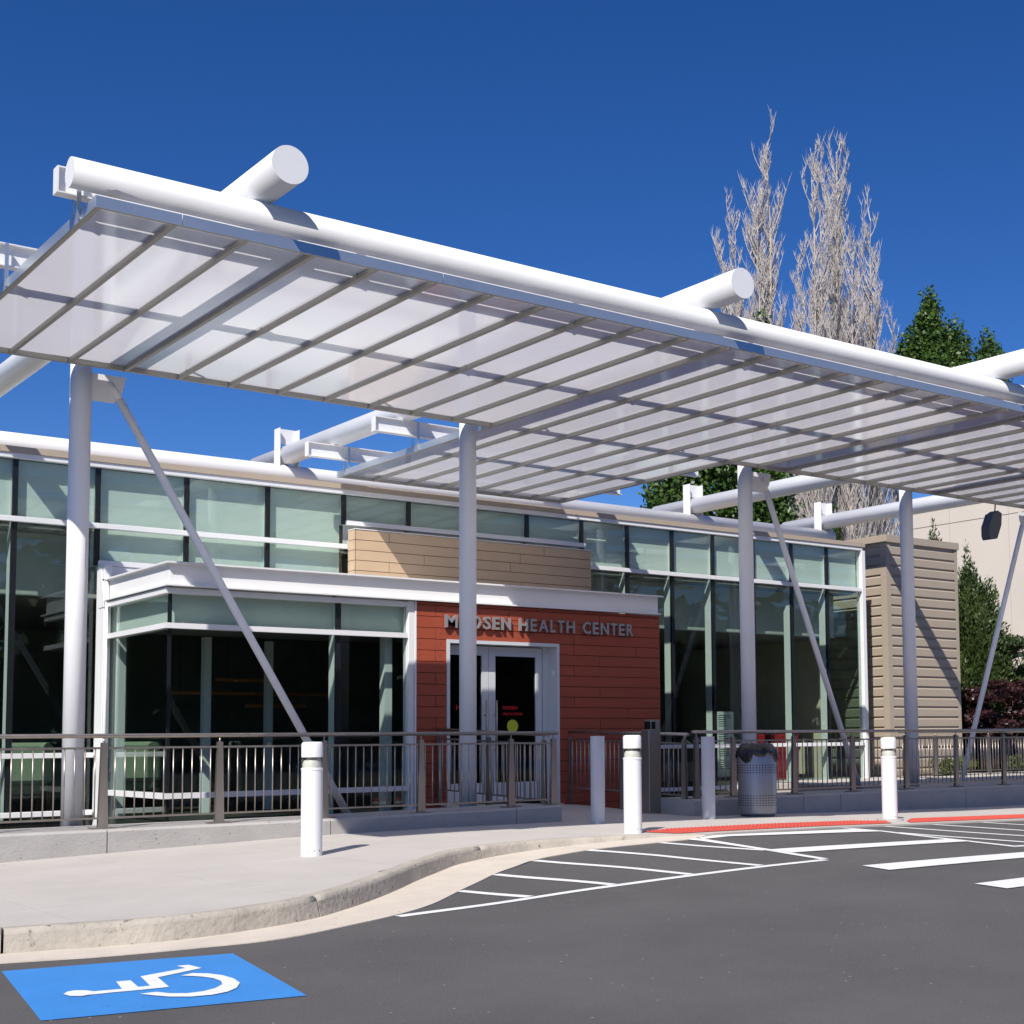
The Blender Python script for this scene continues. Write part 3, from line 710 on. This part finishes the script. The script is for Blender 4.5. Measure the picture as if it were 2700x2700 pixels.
# boards -------------------------------------------------
def boards(part, mat, x0, x1, z0, z1, y, hgt, joints, th=.014, gap=.008, hole=None, top_first=None):
    z = z1; row = 0; src = {}
    if top_first: zs = [(z1 - top_first, z1)]; z = z1 - top_first
    else: zs = []
    while z - .02 > z0:
        zs.append((max(z0, z - hgt), z)); z -= hgt
    for row, (a, b) in enumerate(zs):
        segs = [(x0, x1)]
        if hole and b > hole[2] + .01 and a < hole[3] - .01:
            segs = [(x0, hole[0]), (hole[1], x1)]
            if b > hole[3]: pass
        for s0, s1 in segs:
            cuts = [s0] + [j for j in joints[row % len(joints)] if s0 + .12 < j < s1 - .12] + [s1]
            for c0, c1 in zip(cuts[:-1], cuts[1:]):
                aa = a if not (hole and a < hole[3] < b) else a
                dy = random.uniform(-.0012, .0012)
                o = cbox("board", mat, part, c0 + gap / 2, c1 - gap / 2, y + dy, y + th + dy, aa + gap / 2, b - gap / 2, c=.0015)
RX0, RX1 = 10.165, 14.68
DX0, DX1, DZ1, DZ0 = 10.66, 12.66, 1.50, -.93
redw = box("red_cladding", 'joint', bld, RX0, DX0, RYF + .02, RYF + .08, -1.3, 2.03)
for a in ((DX1, RX1, -1.3, 2.03), (DX0, DX1, DZ1, 2.03)): box("backing", 'joint', redw, a[0], a[1], RYF + .021, RYF + .08, a[2], a[3])
RJ = [[12.26, 14.0], [10.48, 11.74, 13.45], [11.74, 13.45], [10.48, 12.95], [12.95, 14.18], [10.48, 13.45], [12.95], [10.48, 14.05, 12.9], [13.45], [10.48, 12.95]]
boards(redw, 'red', RX0, RX1, -1.28, 2.032, RYF, .1635, RJ, hole=(DX0, DX1, DZ0 - .4, DZ1), top_first=.045)
rv = MB()
for row in range(14):
    for x in (10.22, 10.56):
        zz = 2.032 - .045 - .1635 * row - .08
        rv.tube((x, RYF - .002, zz), (x, RYF + .005, zz), .006, 8)
rv.build("rivets", 'joint', redw, kind="stuff")
box("side_wall", 'red', bld, RX1 - .02, RX1, RYF + .015, FY - .08, -1.3, 2.03)
cbox("trim_strip", 'trim', bld, BR + .045, RX0 - .002, RYF - .004, VY + .06, -1.3, 2.034, c=.003)
tanw = box("tan_cladding", 'joint', bld, 10.39, 15.0, 20.30, FY - .08, 2.2, 3.36)
boards(tanw, 'tanb', 10.385, 15.02, 2.25, 3.385, 20.28, .1635, [[10.98, 14.0], [12.35, 13.5], [11.62, 13.3], [10.98, 14.0, 12.9], [12.35, 13.5], [11.62]], gap=.009)
for i in range(7):
    z1 = 3.385 - .1635 * i; z0 = max(2.25, z1 - .1635)
    cbox("board", 'tanb', tanw, 10.372, 10.384, 20.296, FY - .08, z0 + .0045, z1 - .0045, c=.0015)
box("cap_flashing", 'trim', tanw, 10.366, 15.03, 20.27, FY - .08, 3.387, 3.40)

# doors -------------------------------------------------
fr = MB()
fr.box(DX0, DX0 + .05, RYF - .015, VY + .20, DZ0 - .1, DZ1); fr.box(DX1 - .05, DX1, RYF - .015, VY + .20, DZ0 - .1, DZ1); fr.box(DX0 + .05, DX1 - .05, RYF - .015, VY + .20, DZ1 - .05, DZ1)
fr.box(DX1 - .16, DX1 - .05, VY + .12, VY + .20, DZ0 - .1, DZ1 - .05)
fr.build("door_frame", 'door', bld)
def leaf(x0, x1, hx, nm):
    z0, z1 = -.90, 1.435; y0, y1 = VY + .13, VY + .175
    d = MB(); st = .115
    d.box(x0, x0 + st, y0, y1, z0, z1); d.box(x1 - st, x1, y0, y1, z0, z1); d.box(x0 + st, x1 - st, y0, y1, z1 - .14, z1); d.box(x0 + st, x1 - st, y0, y1, z0, z0 + .29)
    o = d.build("door_leaf", 'door', bld)
    box("door_pane", 'doorglass', o, x0 + st, x1 - st, y0 + .018, y0 + .03, z0 + .29, z1 - .14)
    h = MB(); h.tube((hx, y0 - .07, -.34), (hx, y0 - .07, .62), .014, 14)
    for z in (-.12, .40): h.tube((hx, y0 - .07, z), (hx, y0 + .005, z), .009, 10)
    h.build("door_handle", 'steel', o)
    return o, y0
d1, dy = leaf(DX0 + .055, 11.517, 11.44, "l"); d2, dy = leaf(11.525, DX1 - .17, 11.62, "r")

def text_mesh(txt, height, depth, bold=0.0, space=1.0):
    cu = bpy.data.curves.new("t", 'FONT'); cu.body = txt; cu.size = 1; cu.extrude = .5; cu.offset = bold; cu.space_character = space; cu.resolution_u = 3
    o = bpy.data.objects.new("t", cu); C.objects.link(o)
    dg = bpy.context.evaluated_depsgraph_get(); me = bpy.data.meshes.new_from_object(o.evaluated_get(dg))
    bpy.data.objects.remove(o); bpy.data.curves.remove(cu)
    n = len(me.vertices); co = np.empty(n * 3); me.vertices.foreach_get("co", co); co = co.reshape(-1, 3)
    ff = [tuple(p.vertices) for p in me.polygons]; bpy.data.meshes.remove(me)
    return co, ff
def put_text(txt, x0, zc, height, y, depth, mat, parent, name, width=None, bold=.0, ref=None):
    co, ff = text_mesh(txt, height, depth, bold)
    s = height / (ref or (co[:, 1].max() - co[:, 1].min()))
    sx = s if width is None else width / (co[:, 0].max() - co[:, 0].min())
    x = (co[:, 0] - co[:, 0].min()) * sx + x0; z = (co[:, 1] - co[:, 1].min()) * s + zc - height / 2; yy = y + co[:, 2] * depth
    return MB().add([(a, b, c_) for a, b, c_ in zip(x, yy, z)], ff).build(name, mat, parent)
signb = box("building_sign", 'letter', bld, 10.60, 14.10, RYF - .012, RYF - .009, 1.770, 1.774)
word = "MADSEN HEALTH CENTER"
adv = {'M': .245, 'A': .215, 'D': .195, 'S': .17, 'E': .155, 'N': .20, 'H': .20, 'L': .14, 'T': .165, 'C': .195, 'R': .175, ' ': .115}
tot = sum(adv[ch] for ch in word); sc_ = (14.11 - 10.595) / tot; x = 10.595
for ch in word:
    a = adv[ch] * sc_
    if ch != ' ':
        put_text(ch, x + .012, 1.765, .188, RYF - .045, .04, 'letter', signb, "letter", width=a - .042, bold=.018, ref=None)
    x += a
put_text("MADSEN", 11.78, .515, .055, dy + .012, .002, 'redtxt', d2, "red_lettering", width=.26, bold=.01)
put_text("HEALTH CENTER", 11.78, .42, .04, dy + .012, .002, 'redtxt', d2, "red_lettering", width=.36, bold=.01)
put_text("H", 10.96, .515, .085, dy + .012, .002, 'redtxt', d1, "red_lettering", bold=.01)
box("red_lettering", 'redtxt', d1, 10.96, 11.05, dy + .012, dy + .014, .03, .055)
MB().tube((11.955, dy + .010, -.275 + .51), (11.955, dy + .014, -.275 + .51), .10, 28).build("round_sticker", 'yellow', d2)

# ------------------------------------------------------------------ inside the building
bld.location = (13.796, 20.30, EYE - 1.084); bld.scale = (.9854,) * 3        # whole building scaled down about the camera's eye point

def armchair(x, y, label):
    t = thing("armchair", (x, y, -1.0), label, "armchair", "green armchairs inside the left window")
    cbox("backrest", 'chair', t, x - .33, x + .33, y - .32, y - .20, -.52, .06, c=.05)
    cbox("seat", 'chair', t, x - .30, x + .30, y - .2, y + .36, -.66, -.50, c=.04)
    for sx in (-.3, .3):
        for sy in (-.25, .3): MB().tube((x + sx, y + sy, -1.0), (x + sx, y + sy, -.62), .025, 10, .03).build("leg", 'wood2', t)
        cbox("armrest", 'wood2', t, x + sx - .03, x + sx + .03, y - .25, y + .36, -.38, -.33, c=.01)
armchair(4.55, 21.35, "green woven armchair inside left of the other one, behind the left window")
armchair(5.75, 21.35, "green woven armchair inside just left of the first white column")
armchair(7.35, 21.4, "green woven armchair inside the glazed bay, furthest right of the armchairs")
t = thing("red_cabinet", (20.55, 21.75, -1.0), "red drinks cabinet standing inside behind the right window", "cabinet")
cbox("cabinet_body", 'redbox', t, 20.55, 21.35, 21.5, 22.1, -1.0, .10); box("door_panel", 'redbox', t, 20.6, 21.3, 21.485, 21.5, -.95, -.35); box("display_panel", 'redbox', t, 20.6, 21.3, 21.485, 21.5, -.3, .05)
t = thing("poster_stand", (19.25, 21.5, -1.0), "white printed notice on a stand inside the right window", "notice stand")
box("notice_board", 'paper', t, 19.05, 19.5, 21.5, 21.52, -.75, .56); MB().tube((19.03, 21.5, -1.0), (19.03, 21.5, .6), .015, 10).build("pole", 'steel', t); box("foot", 'steel', t, 19.0, 19.5, 21.35, 21.7, -1.0, -.98)
tl = MB()
for i in range(26):
    z = .48 - i * .043
    if i % 7 == 6: continue
    tl.box(19.09, 19.09 + random.uniform(.2, .34), 21.497, 21.499, z, z + .012)
tl.build("print_lines", 'screen', t, kind="stuff")
t = thing("blue_banner", (20.35, 21.9, -1.0), "dark blue upright banner beside the red cabinet inside", "banner")
box("cloth", 'blue', t, 20.1, 20.5, 21.95, 21.97, -.4, .65); MB().tube((20.1, 21.96, -1.0), (20.1, 21.96, .7), .012, 8).build("pole", 'steel', t)
t = tag(box("wall_monitor", 'screen', None, 17.0, 18.2, 26.38, 26.44, -.05, 1.1), "dark wall monitor on the back wall inside the right window", "monitor")
for i, (x0, x1, y, z) in enumerate(((8.55, 9.45, 21.3, .98), (7.9, 10.6, 21.6, .78), (8.9, 9.9, 21.0, .57))):
    t = thing("pendant_light", ((x0 + x1) / 2, y, z), ["upper short orange wooden pendant bar inside the glazed bay", "long orange wooden pendant bar inside the glazed bay", "lowest short orange wooden pendant bar inside the glazed bay"][i], "pendant light", "wooden bar pendants in the bay")
    box("bar", 'orange', t, x0, x1, y, y + .05, z, z + .05)
    for xx in (x0 + .2, x1 - .2): MB().tube((xx, y + .025, z + .05), (xx, y + .025, 2.1 if y > FY else 1.62), .004, 6).build("cable", 'screen', t)

# ------------------------------------------------------------------ bollards, bin, post
def lit_bollard(x, y, label, ring=False):
    z = Zs(x); t = thing("light_bollard", (x, y, z), label, "bollard light", "white bollard lights along the pavement edge")
    MB().lathe(x, y, [(0, z - .05), (.100, z - .05), (.100, z + .80), (.1035, z + .803), (.1035, z + .822), (.100, z + .825), (0, z + .825)]).build("bollard_body", 'white', t)
    MB().lathe(x, y, [(0, z + .824), (.091, z + .824), (.091, z + .865), (.078, z + .895), (.055, z + .905), (0, z + .906)]).build("louvre_dome", 'white', t)
    MB().lathe(x, y, [(.055, z + .9055), (.064, z + .900), (.028, z + .935), (0, z + .936)], 28).build("reflector", 'bulk', t)
    MB().lathe(x, y, [(.0985, z + .826), (.0985, z + .925), (.094, z + .925), (.094, z + .826), (.0985, z + .826)]).build("lens", 'clear', t)
    MB().lathe(x, y, [(0, z + .926), (.101, z + .926), (.101, z + 1.045), (.095, z + 1.062), (.08, z + 1.07), (0, z + 1.072)]).build("cap", 'white', t)
    sc2 = MB()
    for a in (-2.35, -1.75, -1.2): sc2.tube((x + .098 * math.cos(a), y + .098 * math.sin(a), z + .05), (x + .102 * math.cos(a), y + .102 * math.sin(a), z + .05), .005, 8)
    sc2.build("base_screws", 'hole', t, kind="stuff")
    if ring: MB().lathe(x, y, [(0, z), (.175, z), (.170, z + .022), (0, z + .024)], 30).build("grout_ring", 'conc', t)
lit_bollard(5.98, 12.54, "white bollard light nearest the camera on the curved pavement corner")
lit_bollard(9.668, 12.322, "white bollard light at the left end of the red tactile strip")
lit_bollard(13.98, 12.44, "white bollard light on a grout ring between the two red tactile strips", True)
for (x, y), lb in (((10.54, 14.13), "plain grey pipe bollard in shade beside the left low wall end"), ((12.29, 14.06), "plain grey pipe bollard in shade left of the litter bin")):
    z = Zs(x); t = thing("pipe_bollard", (x, y, z), lb, "bollard", "plain pipe bollards at the walkway")
    MB().lathe(x, y, [(.088, z - .05), (.088, z + 1.068), (.084, z + 1.074), (0, z + 1.075)]).build("pipe", 'grey', t)
bx, by = 13.42, 14.33; bz = Zs(bx)
t = thing("litter_bin", (bx, by, bz), "silver perforated litter bin with black bag by the right low wall", "litter bin")
MB().lathe(bx, by, [(0, bz + .035), (.245, bz + .035), (.262, bz + .05), (.265, bz + .12), (.265, bz + .86), (.255, bz + .88)], 56).build("bin_body", 'bin', t)
MB().lathe(bx, by, [(0, bz - .05), (.235, bz - .05), (.235, bz + .034), (0, bz + .034)], 40).build("bin_base", 'lampg', t)
hl = MB()
for zs_ in ((.70, .667, .634, .601), (.29, .257, .224, .191, .158)):
    for z in zs_:
        for i in range(40):
            a = 2 * math.pi * i / 40; e = Vector((math.cos(a), math.sin(a), 0)); p = Vector((bx, by, bz + z))
            hl.tube(p + e * .262, p + e * .2662, .0095, 6, smooth=False)
hl.build("perforations", 'hole', t, kind="stuff", fix=False)
def wob(a, j, r, z):
    k = [0, 0, 0, .4, 1, 1][j]; h = .045 * math.sin(3 * a + 1) + .03 * math.sin(7 * a) + .012 * math.sin(17 * a)
    return r + k * (.012 * math.sin(11 * a) + .008 * math.sin(23 * a)), z + (h if j >= 4 else 0)
MB().lathe(bx, by, [(0, bz + .99), (.17, bz + 1.0), (.215, bz + .985), (.278, bz + .90), (.288, bz + .83), (.272, bz + .80)], 90, wob=wob).build("bin_bag", 'bag', t)
px, py = 12.62, 15.62; pz = -1.03
t = thing("door_opener_post", (px, py, pz), "tall bronze post with black door push plate beside the right short railing", "post")
cbox("lower_case", 'steel', t, px - .135, px + .075, py - .09, py + .09, pz, .15, c=.004); cbox("upper_case", 'steel', t, px - .085, px + .073, py - .075, py + .075, .151, .285, c=.004)
box("push_plate", 'screen', t, px - .093, px - .0855, py - .07, py + .06, .06, .26); box("front_plate", 'screen', t, px - .08, px - .01, py - .082, py - .0755, .155, .255)
cbox("base_flange", 'steel', t, px - .17, px + .12, py - .13, py + .13, pz - .02, pz + .014, c=.003)

# ------------------------------------------------------------------ beige louvred enclosure
EX0, EX1, EY0, EY1 = 23.0, 25.38, 20.4, 23.6
enc = thing("louvred_enclosure", (EX0, EY0, -1.0), "beige ribbed metal screen enclosure right of the glass building", "enclosure")
box("core", 'louver', enc, EX0 + .03, EX1 - .03, EY0 + .03, EY1, -1.3, 4.2)
cbox("cap", 'louver', enc, EX0 - .035, EX1 + .035, EY0 - .035, EY1, 4.20, 4.36)
for a in ((EX0, EX0 + .13, EY0, EY0 + .012), (EX1 - .10, EX1, EY0, EY0 + .012), (EX0, EX0 + .012, EY0 + .0125, EY0 + .17)): box("corner_trim", 'louver', enc, *a, -1.2, 4.197)
z = 4.14; sf = ss = None
prof = [(0, 0), (0, .150), (.034, .186), (.034, 0)]
while z > -1.2:
    if sf is None:
        z0 = z
        sf = MB().prism([(EY0 + u, z - .186 + w_) for u, w_ in prof], 'x', EX0 + .134, EX1 - .104).build("louvre_slat", 'louver', enc)
        ss = MB().prism([(EX0 + u, z - .186 + w_) for u, w_ in prof], 'y', EY0 + .175, EY1).build("louvre_slat", 'louver', enc)
    else:
        inst(sf, "louvre_slat", enc, dz=z - z0); inst(ss, "louvre_slat", enc, dz=z - z0)
    z -= .2185

# cream building behind
cb = thing("cream_building", (36, 20, -1.3), "large cream panel building rising behind the trees at right", "building")
CXW = 36.0; ztop = .2135 * CXW
ys = [22.3, 24.6, 26.9, 29.2, 31.2]
for a, b in zip(ys[:-1], ys[1:]):
    for z0, z1 in ((-1.5, 2.55), (2.75, .1905 * CXW), (.1905 * CXW, ztop)):
        box("wall_panel", 'cream', cb, CXW, CXW + .2, a + .012, b - .012, z0 + .012, z1 - .012)
box("ledge", 'cream', cb, CXW - .12, CXW + .2, 22.3, 31.2, 2.56, 2.74)
box("core", 'cream', cb, CXW + .05, 58, 22.35, 31.15, -1.5, ztop - .03)

# ------------------------------------------------------------------ vegetation
def branch(mb, p, d, length, r, up_=1., segs=5, ns=4, rng=random):
    pts = [Vector(p)]; d = Vector(d).normalized()
    for i in range(segs):
        d = (d + Vector((rng.uniform(-.12, .12), rng.uniform(-.12, .12), up_ * .32))).normalized()
        pts.append(pts[-1] + d * length / segs)
    for i in range(segs):
        mb.tube(pts[i], pts[i + 1], r * (1 - .8 * i / segs), ns, r * (1 - .8 * (i + 1) / segs), caps=False)
    return pts
def poplar(x, y, top, r, stems, spread, seed, label, full=1.):
    rng = random.Random(seed); zb = -1.4
    t = thing("bare_poplar", (x, y, zb), label, "tree", "bare poplars behind the canopy")
    tr = MB(); cr = MB(); H = (top - zb) * .955; n = 18
    for s in range(stems):
        a = 6.283 * s / stems + rng.uniform(-.5, .5); hs = H * (1 if s == 0 else rng.uniform(.70, .97)); main = s == 0
        off = Vector((math.cos(a), math.sin(a), 0)) * spread * (0 if main else rng.uniform(.5, 1.1))
        pts = []; wx = wy = 0
        for i in range(n + 1):
            u = i / n; wx += rng.uniform(-.06, .06); wy += rng.uniform(-.06, .06)
            pts.append(Vector((x + wx, y + wy, zb + hs * u)) + off * (u ** .5) * (1 - .35 * u))
        rs = r * (1 if main else .62)
        for i in range(n):
            tr.tube(pts[i], pts[i + 1], rs * (1 - .95 * i / n), 7, rs * (1 - .95 * (i + 1) / n), caps=False)
            if i < 3: continue
            for q in range(max(2, round((4.5 if i < 14 else 3.5) * full))):
                b = rng.uniform(0, 6.283); lb = min(H * rng.uniform(.045, .115) * (1.25 - .66 * i / n), (zb + hs * 1.02 - pts[i].z))
                if lb < .3: continue
                p = pts[i].lerp(pts[i + 1], rng.random())
                bp = branch(cr, p, (math.cos(b) * .62, math.sin(b) * .62, .8), lb, rs * .20 * (1.1 - .75 * i / n) + .014, 1.0, 5, 4, rng)
                for w_ in range(6):
                    j = rng.randint(1, 4); c_ = rng.uniform(0, 6.283); lw = lb * rng.uniform(.25, .6)
                    wp = branch(cr, bp[j], (math.cos(c_) * .6, math.sin(c_) * .6, 1), lw, .017, 1.0, 3, 3, rng)
                    for z_ in range(3):
                        c2 = rng.uniform(0, 6.283); branch(cr, wp[rng.randint(1, 2)], (math.cos(c2) * .55, math.sin(c2) * .55, 1), lw * rng.uniform(.35, .7), .012, .9, 2, 3, rng)
    tr.build("trunk", 'bark', t, fix=False); cr.build("crown", 'twig', t, fix=False)
PY = 40.0
for i, (ax, tz, st, sp_, rr, fl) in enumerate(((.918, .525, 6, .85, .15, 1.2), (.958, .622, 5, .62, .20, 1.1), (1.026, .632, 5, .50, .18, .8), (1.004, .51, 4, .5, .13, 1.1), (1.073, .648, 6, .75, .24, 1.2), (1.050, .59, 4, .5, .17, 1.), (1.113, .58, 5, .6, .18, 1.), (1.140, .46, 3, .45, .10, .9))):
    yy = PY + [0, 1.5, -1, 3, 0, 3, 1, 2][i]
    poplar(ax * yy, yy, tz * yy, rr, st, sp_, 11 + i,
           ["leftmost bare poplar, shorter than its neighbours and bushy", "second bare poplar from left, tall with two feathery heads", "slim tall bare poplar with an open airy crown", "short bare poplar half hidden among the slim ones",
            "tallest bare poplar with a lone twig rising at its top", "bare poplar close behind the tallest one", "bare poplar right of the tallest, slightly lower", "rightmost and lowest bare poplar next to open sky"][i], fl)
def leaf_mesh(name, blobs, n, size, seed, mat, parent, upright=0., width=.38, wild=.9):
    rg = np.random.default_rng(seed); org = np.array(ORG[parent.name]) if parent else np.zeros(3)
    B = np.array(blobs, float); wgt = B[:, 3] * B[:, 4] * B[:, 5]; k = np.maximum(8, (n * wgt / wgt.sum()).astype(int))
    idx = np.repeat(np.arange(len(B)), k); N = len(idx)
    q = rg.normal(size=(N, 3)); q /= np.linalg.norm(q, axis=1)[:, None]; q *= (rg.uniform(.15, 1, N) ** .45)[:, None]
    b = B[idx]; sc_ = 1 + .16 * np.sin(5 * q[:, 0] + 3 * q[:, 2] + b[:, 0]) + .12 * np.sin(9 * q[:, 1] + 7 * q[:, 2])
    p = b[:, :3] + q * b[:, 3:6] * sc_[:, None]
    nr = q + rg.uniform(-wild, wild, (N, 3)) + np.array([0, 0, .25]); nr /= np.linalg.norm(nr, axis=1)[:, None]
    a = np.cross(nr, rg.normal(size=(N, 3))); a /= np.linalg.norm(a, axis=1)[:, None]; c = np.cross(nr, a)
    if upright:
        c = c * (1 - upright) + np.c_[q[:, 0] * .7, q[:, 1] * .7, np.ones(N)] * upright; c /= np.linalg.norm(c, axis=1)[:, None]
        a = np.cross(c, nr); a /= np.linalg.norm(a, axis=1)[:, None]
    l = (size * rg.uniform(.55, 1.35, N))[:, None]
    V = np.stack([p - c * l * .5, p + a * l * width, p + c * l * .55, p - a * l * width], 1).reshape(-1, 3); V[:, 2] += EYE; V -= org
    me = bpy.data.meshes.new(name); me.vertices.add(4 * N); me.vertices.foreach_set("co", V.astype(np.float32).ravel())
    me.loops.add(4 * N); me.loops.foreach_set("vertex_index", np.arange(4 * N, dtype=np.int32))
    me.polygons.add(N); me.polygons.foreach_set("loop_start", np.arange(0, 4 * N, 4, dtype=np.int32)); me.polygons.foreach_set("loop_total", np.full(N, 4, np.int32))
    me.update(calc_edges=True); me.materials.append(M_[mat])
    o = bpy.data.objects.new(name, me); C.objects.link(o); o.parent = parent; return o
def tree(name, x, y, zb, blobs, n, size, mat, label, cat="tree", group=None, seed=1, upright=0., tr=.15, width=.38, limbs=None):
    t = thing(name, (x, y, zb), label, cat, group); zt = max(b[2] for b in blobs)
    tk = MB(); tk.tube((x, y, zb), (x, y, zb + (zt - zb) * .45), tr, 9, tr * .6, caps=False)
    for b in (limbs or blobs[:24]): tk.tube((x, y, zb + (zt - zb) * .2), (b[0], b[1], b[2] + b[5] * .3), tr * .45, 6, tr * .1, caps=False)
    tk.build("trunk", 'bark2', t, fix=False)
    leaf_mesh("crown", blobs, n, size, seed, mat, t, upright, width); return t
def spire(x, y, z0, z1, r, rng, k=12):           # leafy spire built from clumps, widest low down
    out = []
    for i in range(k):
        u = (i + rng.uniform(-.3, .3)) / k; u = min(max(u, 0), .97); rr = r * (1 - u) ** .5 * rng.uniform(.8, 1.15)
        for q in range(3 if u < .75 else 1):
            a = rng.uniform(0, 6.283); d = rr * .55 * (u < .9)
            out.append((x + d * math.cos(a), y + d * math.sin(a), z0 + (z1 - z0) * u, .30 + rr * .42, .30 + rr * .42, .42 + rr * .5))
    out.append((x, y, z1 - .5, .22, .22, .55)); return out
Y = 40.; rng = random.Random(3); bl = []
for ax, tz, z0, rx in ((1.198, .496, .375, .85), (1.226, .499, .38, .85), (1.252, .472, .37, 1.0), (1.302, .466, .37, 1.0), (1.172, .45, .36, .9), (1.160, .42, .34, .75), (1.318, .435, .36, .85), (1.212, .44, .34, 1.2), (1.278, .435, .34, 1.0), (1.242, .425, .33, 1.3)):
    bl += spire(ax * Y, Y + rng.uniform(-.6, .6), z0 * Y, tz * Y - .2, rx, rng)
for ax in (1.18, 1.21, 1.24, 1.27, 1.30): bl.append((ax * Y, Y + .4, .35 * Y, 1.2, 1.2, 2.6))
tree("green_poplar", 1.245 * Y, Y, -1.4, bl, 90000, .17, 'leaf', "dark green leafy poplar with several spires at upper right", seed=3, tr=.35, limbs=[(ax * Y, Y, .44 * Y, 1, 1, 1) for ax in (1.21, 1.24, 1.27, 1.3)])
Y = 33.; rng = random.Random(6); bl = []
for ax, tz, z0, rx in ((.835, .30, .10, 1.1), (.855, .345, .14, 1.2), (.88, .36, .16, 1.2), (.905, .385, .16, 1.3), (.93, .36, .14, 1.2), (.95, .30, .1, 1.0), (.965, .425, .28, 1.0), (.87, .22, .04, 1.3), (.92, .22, .04, 1.3), (.985, .24, .04, 1.0)):
    bl += spire(ax * Y, Y + rng.uniform(-.7, .7), z0 * Y, tz * Y, rx, rng, 9)
tree("green_poplar", .90 * Y, Y, -1.4, bl, 60000, .16, 'leaf', "leafy green tree behind the roof tube beneath the canopy", seed=5, tr=.25)
def juniper(x, y, top, r, n, label, seed, zb=-1.3, size=.115):
    rng = random.Random(seed); bl = []; H = top - zb
    for i in range(int(46 + H * 6)):
        u = rng.uniform(0, 1) ** .85; a = rng.uniform(0, 6.28); rr = r * (1 - u ** 2.2) * rng.uniform(.35, 1)
        k = .14 + .16 * (1 - u)
        bl.append((x + rr * math.cos(a), y + rr * math.sin(a), zb + .2 + u * (H - .9), k, k, k * rng.uniform(1.8, 3.2)))
    bl += [(x, y, top - .45, .10, .10, .45), (x + .18, y, top - .75, .11, .11, .35), (x, y, zb + H * .42, r * .62, r * .62, H * .40)]
    tree("juniper", x, y, zb, bl, n, size, 'con', label, "conifer", "dark green junipers around the enclosure", seed, .62, .1, .17)
juniper(29.0, 23.0, 5.0, 1.55, 85000, "large dark juniper right of the louvred enclosure", 21)
juniper(29.5, 24.5, 5.95, .85, 26000, "spiky juniper tip rising above the enclosure roof against the cream wall", 22)
juniper(26.9, 25.6, 6.25, .95, 26000, "juniper behind the enclosure under the white tube", 23)
juniper(25.3, 25.6, 5.85, .9, 26000, "juniper left of the enclosure above the roof corner", 24)
juniper(28.5, 25.8, 5.6, .75, 18000, "low juniper tip between column and cream wall", 25)
juniper(30.6, 23.4, 2.3, 1.0, 30000, "lower juniper at the far right of the enclosure", 26)
rng = random.Random(4)
bl = [(28.4 + rng.uniform(-1.5, 1.9), 21.4 + rng.uniform(-.7, .7), -.6 + rng.uniform(0, 1) ** .8 * 1.85, .24, .24, .12) for _ in range(120)]
tree("purple_shrub", 28.5, 21.4, -.85, bl, 30000, .075, 'purple', "dark purple leaved shrub behind the right railing", "shrub", seed=8, tr=.05)
bl = [(30.3 + rng.uniform(-1.0, 1.5), 22.3 + rng.uniform(-.5, .5), 1.75 + rng.uniform(-.35, .75), .30, .30, .17) for _ in range(22)]
bl += [(31.2 + rng.uniform(-.2, .4), 22.3, 4.15 + rng.uniform(-.25, .2), .25, .25, .14) for _ in range(5)]
tree("pine_tree", 31.4, 22.5, -1.2, bl, 22000, .11, 'con', "pine branch with clumped needles at the right edge", "tree", seed=9, upright=.3, tr=.07, width=.14)
for i, (x, y) in enumerate(((24.2, 19.95), (25.0, 20.05), (27.2, 20.3))):
    bl = [(x + rng.uniform(-.3, .3), y + rng.uniform(-.08, .08), -.72 + rng.uniform(0, .2), .15, .12, .13) for _ in range(7)]
    tree("small_shrub", x, y, -.83, bl, 900, .06, 'shrub', ["small yellow green shrub at the foot of the enclosure, leftmost", "small yellow green shrub at the enclosure foot, near its right corner", "small yellow green shrub below the purple shrub"][i], "shrub", "small shrubs on the terrace", 30 + i, tr=.015)
# wooded slope behind the camera, seen only as a reflection in the glass
rng = random.Random(77); bl = []
for i in range(70):
    x = -40 + i * 2.6; bl.append((x, -46 + rng.uniform(-4, 4), rng.uniform(3.5, 6), rng.uniform(3, 4.5), rng.uniform(3, 4), rng.uniform(6, 8)))
tag(leaf_mesh("far_wood", bl, 26000, 1.5, 77, 'wood', None), "dark band of woodland across the car park", "woodland", kind="stuff")
